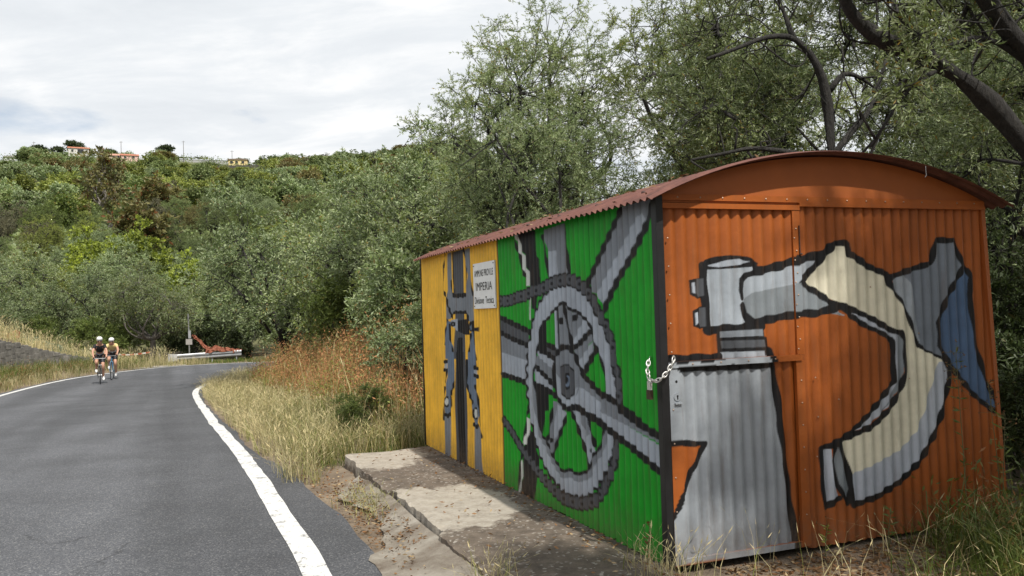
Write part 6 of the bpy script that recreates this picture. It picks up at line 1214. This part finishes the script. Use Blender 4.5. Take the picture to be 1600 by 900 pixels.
# ------------------------------------------------------------------ houses on the ridge
def house(name, label, px_, D, w, dp, hw, wallc, roofc, wins, roof='gable', rz=None, annex=None):
    x = (px_ - 800) / FPX * D; y = D; z = gz1(x, y)
    t = empty(name, label, 'house', (x, y, z), rz if rz is not None else math.atan2(-x, y))
    wm_ = plain(name + '_wall', wallc, .8, .12, .4)
    mb = MB(); mb.box((-w / 2, -dp / 2, -1.5), (w, 0, 0), (0, dp, 0), (0, 0, hw + 1.5)); mb.build('wall', wm_, t)
    rm = plain(name + '_roof', roofc, .85, .25, 1.5)
    mb = MB(); e = .4
    if roof == 'gable':
        r_ = 1.3
        V = [(-w / 2 - e, -dp / 2 - e, hw), (w / 2 + e, -dp / 2 - e, hw), (w / 2 + e, dp / 2 + e, hw), (-w / 2 - e, dp / 2 + e, hw), (-w / 2 - e, 0, hw + r_), (w / 2 + e, 0, hw + r_)]
        mb.add(V, [(0, 1, 5, 4), (2, 3, 4, 5), (0, 3, 2, 1)], [(0, 4, 3), (1, 2, 5)])
    else:   # shallow side slope
        V = [(-w / 2 - e, -dp / 2 - e, hw), (w / 2 + e, -dp / 2 - e, hw), (w / 2 + e, dp / 2 + e, hw), (-w / 2 - e, dp / 2 + e, hw), (-w / 2 - e, -dp / 2 - e, hw + .35), (w * .2, -dp / 2 - e, hw + .75), (w / 2 + e, -dp / 2 - e, hw + .3), (-w / 2 - e, dp / 2 + e, hw + .35), (w * .2, dp / 2 + e, hw + .75), (w / 2 + e, dp / 2 + e, hw + .3)]
        mb.add(V, [(4, 5, 8, 7), (5, 6, 9, 8), (0, 3, 2, 1), (0, 4, 7, 3), (1, 2, 9, 6)]); mb.add([V[0], V[1], V[6], V[5], V[4]], [(0, 1, 2, 3)], [(0, 3, 4)])
    mb.build('roof', rm, t)
    dk = bpy.data.materials.get('window_dark') or plain('window_dark', (0.03, 0.03, 0.035), .25)
    for (wx, wz, ww, wh) in wins:
        mb = MB(); mb.box((wx - ww / 2, -dp / 2 - .06, wz), (ww, 0, 0), (0, .10, 0), (0, 0, wh)); wd = mb.build('window', dk, t)
        mb = MB(); mb.box((wx - ww / 2 - .1, -dp / 2 - .10, wz - .12), (ww + .2, 0, 0), (0, .09, 0), (0, 0, .1)); mb.build('sill', wm_, wd)
    return t
house('white_house', 'white house with a red tiled roof on the ridge, left of the tall tree', 126, 400, 8.6, 7, 2.6, (0.62, 0.60, 0.56), (0.40, 0.15, 0.08), [(.9, .5, 2.6, 1.7), (-2.6, .9, 1.0, 1.0), (3.4, .8, .9, 1.1)])
house('pink_house', 'low pink house with red roof on the ridge, right of the tall tree', 206, 392, 7.2, 6, 2.1, (0.62, 0.42, 0.36), (0.40, 0.15, 0.09), [(-1.8, .7, 1.1, 1.1), (1.6, .7, 1.1, 1.1)])
house('pink_annex', 'small pale pink house touching the low pink one', 184, 390, 5.0, 5, 1.9, (0.60, 0.46, 0.40), (0.46, 0.25, 0.18), [(-.8, .6, .9, 1.0), (1.2, .5, .8, 1.4)])
house('yellow_house', 'yellow house with a low brown roof alone on the ridge skyline', 376, 402, 8.6, 6, 2.5, (0.66, 0.52, 0.26), (0.20, 0.15, 0.11), [(-2.9, .7, 1.2, 1.3), (-.6, .3, 1.2, 1.7), (2.2, .8, 1.2, 1.2)], 'shed')
house('small_white_house', 'small white house half hidden at the far left of the ridge', 18, 400, 4.6, 5, 1.8, (0.60, 0.60, 0.58), (0.40, 0.38, 0.36), [(-.6, .6, .9, .9), (1.2, .6, .9, .9)], 'shed')
# long glasshouse and retaining terrace beside the yellow house
D = 404; x = (324 - 800) / FPX * D
gh = empty('greenhouse', 'long low grey greenhouse left of the yellow house on the ridge', 'greenhouse', (x, D, gz1(x, D)), math.atan2(-x, D))
mb = MB(); mb.box((-11, -2, -2), (22, 0, 0), (0, 4, 0), (0, 0, 3.0)); mb.build('base_wall', plain('grey_render', (0.36, 0.36, 0.35), .8), gh)
mb = MB(); mb.add([(-11.2, -2.2, 1.0), (11.2, -2.2, 1.0), (11.2, 2.2, 1.0), (-11.2, 2.2, 1.0), (-11.2, 0, 1.7), (11.2, 0, 1.7)], [(0, 1, 5, 4), (2, 3, 4, 5)], [(0, 4, 3), (1, 2, 5)]); mb.build('roof', plain('dusty_glass', (0.50, 0.52, 0.53), .35), gh)
x = (372 - 800) / FPX * 360
tw = empty('terrace_wall', 'dark terrace wall crossing the slope below the yellow house', 'wall', (x, 360, gz1(x, 360)), math.atan2(-x, 360))
mb = MB()
for k in range(16):
    q_ = -24 + k * 3.0; mb.box((q_, -.4, -2.0 + k * .12), (3.01, 0, 0), (0, .8, 0), (0, 0, 3.4))
mb.build('wall', plain('dark_stone_terrace', (0.075, 0.07, 0.06), .95), tw)
def pole(px_, D, h_, lb):
    x = (px_ - 800) / FPX * D; t = empty('utility_pole', lb, 'pole', (x, D, gz1(x, D)))
    mb = MB(); mb.tube([(0, 0, -.5), (0, 0, h_)], [.16, .11], 6); mb.build('shaft', plain('pole_grey', (0.20, 0.19, 0.18), .8), t)
    mb = MB(); mb.cbox((0, 0, h_ - .5), 1.6, .12, .12); mb.build('crossarm', bpy.data.materials['pole_grey'], t)
pole(56, 396, 8.5, 'utility pole left of the skyline pines'); pole(291, 398, 9.5, 'utility pole at the left end of the greenhouse'); pole(367, 410, 8.0, 'utility pole behind the yellow house'); pole(193, 402, 8.5, 'utility pole above the pink house')
# palm beside the greenhouse
x, y = (313 - 800) / FPX * 408, 408
pt_ = empty('palm_tree', 'small palm tree behind the greenhouse on the ridge', 'tree', (x, y, gz1(x, y)))
mb = MB(); mb.tube([(0, 0, -.3), (.1, 0, 2.6)], [.3, .22], 7); mb.build('trunk', M['bark'], pt_)
V = []; Q_ = []
for k in range(22):
    a = k * 2.4; e_ = .2 + .9 * ((k * 7) % 11) / 11; d_ = np.array([math.cos(a), math.sin(a), 0])
    P = [np.array([.1, 0, 2.6]) + d_ * t * 2.2 + UP * (e_ * t * 2.2 - 1.3 * t * t) for t in (0, .35, .7, 1.0)]
    s_ = np.array([-d_[1], d_[0], 0])
    for q_ in range(3):
        w0, w1 = (.12, .28, .22, .03)[q_], (.12, .28, .22, .03)[q_ + 1]; n0 = len(V)
        V += [P[q_] - s_ * w0, P[q_] + s_ * w0, P[q_ + 1] + s_ * w1, P[q_ + 1] - s_ * w1]; Q_.append((n0, n0 + 1, n0 + 2, n0 + 3))
obj('crown', mesh_np('crown', np.array(V), [np.array(Q_)], [M['dark']], attrs={'rnd': ('FACE', 'FLOAT', np.random.default_rng(1).uniform(0, .9, len(Q_)))}), pt_)

# ------------------------------------------------------------------ cyclists
def skin_obj(name, pts, edges, mat, parent, root=0, sub=1):
    bm = bmesh.new(); ly = bm.verts.layers.skin.verify(); vv = []
    for k, (x, y, z, r) in enumerate(pts):
        v = bm.verts.new((x, y, z)); v[ly].radius = (r, r); v[ly].use_root = (k == root); vv.append(v)
    for a, b_ in edges: bm.edges.new((vv[a], vv[b_]))
    me = bpy.data.meshes.new(name); bm.to_mesh(me); bm.free(); me.materials.append(mat)
    o_ = obj(name, me, parent); md = o_.modifiers.new('skin', 'SKIN'); md.use_smooth_shade = True
    sb = o_.modifiers.new('smooth', 'SUBSURF'); sb.levels = sb.render_levels = sub
    return o_
blackm = plain('bike_black', (0.012, 0.012, 0.013), .35, .1); rubber = plain('tyre_rubber', (0.015, 0.015, 0.015), .8); alu = plain('spoke_steel', (0.45, 0.45, 0.45), .3, .1, 8, .7)
skinm = plain('skin', (0.50, 0.27, 0.18), .55, .1, 6); white = plain('white_shell', (0.78, 0.78, 0.76), .3, .05); shortm = plain('black_lycra', (0.014, 0.014, 0.018), .6); lens = plain('dark_lens', (0.01, 0.01, 0.01), .1)
def bicycle(label, x, y, rz, fcol):
    t = empty('road_bicycle', label, 'bicycle', (x, y, float(zroad(y))), rz)
    fm = plain('frame_paint', fcol, .3, .1)
    RW, FW, BB, ST_, HD = (-.42, 0, .34), (.58, 0, .34), (0, 0, .28), (-.17, 0, .80), (.43, 0, .82)
    mb = MB()
    for a, b_, r in ((BB, (-.20, 0, .90), .018), (BB, (.45, 0, .72), .022), (ST_, HD, .018), ((.45, 0, .70), (.41, 0, .90), .022)): mb.tube([a, b_], r, 8)
    for s in (-1, 1):
        mb.tube([BB, (-.42, s * .06, .34)], .011, 6); mb.tube([ST_, (-.42, s * .06, .34)], .010, 6)
    fr = mb.build('frame', fm, t)
    mb = MB()
    for s in (-1, 1): mb.tube([(.45, s * .045, .70), (.50, s * .05, .55), (.58, s * .055, .34)], .012, 6)
    mb.tube([(.45, -.045, .70), (.45, .045, .70)], .016, 6); mb.build('fork', fm, t)
    mb = MB(); mb.tube([(.41, 0, .90), (.50, 0, .94)], .015, 6); mb.tube([(.50, -.21, .94), (.50, 0, .94), (.50, .21, .94)], .014, 6)
    for s in (-1, 1): mb.tube(catmull([(.50, s * .21, .94), (.58, s * .21, .93), (.61, s * .21, .87), (.57, s * .21, .81), (.50, s * .21, .80)], 4), .013, 6); mb.tube([(.58, s * .21, .94), (.63, s * .21, 1.0)], .017, 6)
    mb.build('handlebar', blackm, t)
    mb = MB(); mb.ellipsoid((-.20, 0, .935), .14, .065, .028, 12, 6); mb.ellipsoid((-.07, 0, .935), .07, .025, .02, 10, 6); mb.build('saddle', blackm, t, True)
    for nm, c_ in (('wheel', RW), ('wheel', FW)):
        w_ = MB(); w_.torus(c_, (0, 1, 0), .300, .013, 28, 6); wo_ = w_.build(nm, alu, t, True)
        w_ = MB(); w_.torus(c_, (0, 1, 0), .325, .014, 28, 6); w_.build('tyre', rubber, wo_, True)
        w_ = MB(); w_.tube([(c_[0], -.05, c_[2]), (c_[0], .05, c_[2])], .022, 8)
        for k in range(14):
            a = k * 2 * math.pi / 14; w_.tube([(c_[0], .03 * (-1) ** k, c_[2]), (c_[0] + .29 * math.cos(a), 0, c_[2] + .29 * math.sin(a))], .0022, 3, cap=False)
        w_.build('spokes', alu, wo_)
    mb = MB(); mb.tube([(0, -.075, .28), (0, -.06, .28)], .095, 18); mb.tube([(0, -.08, .28), (0, .08, .28)], .02, 8)
    ca = R_(62)
    for s in (-1, 1):
        e_ = (s * .165 * math.cos(ca), -s * .085, .28 + s * .165 * math.sin(ca)); mb.tube([(0, -s * .08, .28), e_], .012, 6); mb.cbox((e_[0], e_[1] - s * .04, e_[2]), .08, .07, .018)
    mb.build('crankset', blackm, t); return t
def rider(label, x, y, rz, jersey_c, hem_c, sleeve=True, tuck=0.0):
    t = empty('person', label, 'person', (x, y, float(zroad(y))), rz)
    # y > 0 leg is down, y < 0 leg is up
    P = [(-.17, 0, 1.02, .135), (-.06, 0, 1.15, .125), (.08, 0, 1.29, .14), (.20, 0, 1.40 - tuck, .115), (.265, 0, 1.475 - tuck * 1.3, .058), (.315, 0, 1.545 - tuck * 1.6, .085), (.33, 0, 1.63 - tuck * 1.7, .088)]
    E_ = [(0, 1), (1, 2), (2, 3), (3, 4), (4, 5), (5, 6)]
    for s in (-1, 1):
        k = len(P); P += [(.19, s * .17, 1.385 - tuck, .065), (.34, s * .235, 1.19 - tuck * .5, .043), (.47, s * .22, 1.06, .034), (.555, s * .21, .985, .028), (.60, s * .21, .985, .030)]
        E_ += [(3, k), (k, k + 1), (k + 1, k + 2), (k + 2, k + 3), (k + 3, k + 4)]
        for q_ in range(4):   # fingers wrapped over the hood
            kk_ = len(P); P += [(.635 - q_ * .016, s * (.235 + .002 * q_), .985 - q_ * .004, .0085), (.64 - q_ * .016, s * .242, .950 - q_ * .004, .008)]
            E_ += [(k + 4, kk_), (kk_, kk_ + 1)]
        kk_ = len(P); P += [(.615, s * .185, .985, .009), (.635, s * .18, .960, .008)]; E_ += [(k + 4, kk_), (kk_, kk_ + 1)]
        k = len(P); up_ = s < 0
        knee = (.22, s * .115, .80, .062) if up_ else (.12, s * .105, .64, .062)
        ank = (-.01, s * .115, .52, .036) if up_ else (-.10, s * .115, .225, .036)
        toe = (.14, s * .12, .475, .034) if up_ else (.05, s * .12, .165, .034)
        mid = tuple((np.array(knee) * .55 + np.array(ank) * .45)[:3] + np.array([-.02, 0, 0])) + (.053,)
        P += [(-.12, s * .09, .96, .095), tuple((np.array([-.12, s * .09, .96]) + np.array(knee[:3])) / 2) + (.080,), knee, mid, ank, toe]
        E_ += [(0, k), (k, k + 1), (k + 1, k + 2), (k + 2, k + 3), (k + 3, k + 4), (k + 4, k + 5)]
    body = skin_obj('body', P, E_, skinm, t)
    jm = plain('jersey', jersey_c, .8, .1); hm = plain('jersey_panel', hem_c, .8, .1)
    Pj = [(-.02, 0, 1.19, .145), (.08, 0, 1.29, .155), (.20, 0, 1.40 - tuck, .128), (.245, 0, 1.445 - tuck, .075)]; Ej = [(0, 1), (1, 2), (2, 3)]
    for s in (-1, 1):
        k = len(Pj); Pj += [(.19, s * .17, 1.385 - tuck, .077), (.275, s * .21, 1.275 - tuck * .7, .062)]; Ej += [(2, k), (k, k + 1)]
    skin_obj('jersey', Pj, Ej, jm, t)
    skin_obj('jersey_hem', [(-.15, 0, 1.06, .150), (-.08, 0, 1.13, .146), (.00, 0, 1.21, .152)], [(0, 1), (1, 2)], hm, t)
    Ps = [(-.17, 0, 1.01, .148)]; Es = []
    for s in (-1, 1):
        kn = np.array((.22, s * .115, .80) if s < 0 else (.12, s * .105, .64)); hip = np.array((-.12, s * .09, .96)); k = len(Ps)
        Ps += [tuple(hip) + (.108,), tuple(hip * .5 + kn * .5) + (.092,), tuple(hip * .25 + kn * .75) + (.078,)]; Es += [(0, k), (k, k + 1), (k + 1, k + 2)]
    skin_obj('shorts', Ps, Es, shortm, t)
    hc = np.array([.325, 0, 1.66 - tuck * 1.7])
    mb = MB(); mb.ellipsoid(hc, .145, .105, .095, 18, 10)
    # vents
    hel = mb.build('helmet', white, t, True)
    mb = MB()
    for yy in (-.045, 0, .045): mb.ellipsoid(hc + np.array([.02, yy, .078 - abs(yy) * .5]), .085, .010, .022, 10, 5)
    mb.build('vent', blackm, hel)
    mb = MB(); mb.ellipsoid(hc + np.array([.075, 0, -.075]), .025, .072, .022, 12, 6); mb.build('sunglasses', lens, t, True)
    mb = MB(); mb.ellipsoid(hc + np.array([.100, 0, -.105]), .016, .014, .024, 8, 6); mb.build('nose', skinm, t, True)
    mb = MB(); mb.ellipsoid(hc + np.array([.088, 0, -.152]), .008, .026, .006, 8, 4); mb.build('mouth', plain('lips', (0.35, 0.12, 0.10), .5), t, True)
    for s in (-1, 1):
        mb = MB(); mb.ellipsoid(hc + np.array([-.01, s * .088, -.085]), .02, .010, .03, 8, 6); mb.build('ear', skinm, t, True)
    for s in (-1, 1):
        c_ = np.array((.06, s * .12, .475)) if s < 0 else np.array((-.02, s * .12, .175))
        mb = MB(); mb.ellipsoid(c_ + [.03, 0, 0], .145, .05, .045, 12, 6, rot=((math.cos(.35), 0, math.sin(.35)), (0, 1, 0), (-math.sin(.35), 0, math.cos(.35)))); mb.build('shoe', white, t, True)
        mb = MB(); a_ = np.array((-.01, s * .115, .52)) if s < 0 else np.array((-.10, s * .115, .225)); mb.tube([a_ + [0, 0, .07], a_ - [0, 0, .02]], .046, 8); mb.build('sock', white, t)
    return t
hd = math.atan2(-L[1], -L[0])
c1, c2 = (-15.45, 31.9), (-16.05, 34.2)
bicycle('black road bicycle under the rider in the black jersey', c1[0], c1[1], hd + .10, (0.016, 0.016, 0.018))
rider('cyclist in black and grey jersey with white helmet, riding nearest', c1[0], c1[1], hd + .10, (0.014, 0.014, 0.016), (0.36, 0.36, 0.40))
bicycle('dark bicycle with blue frame under the rider in the yellow jersey', c2[0], c2[1], hd - .02, (0.05, 0.16, 0.28))
rider('cyclist in yellow and white jersey with white helmet, head lowered, riding behind', c2[0], c2[1], hd - .02, (0.70, 0.55, 0.24), (0.50, 0.50, 0.48), tuck=.05)
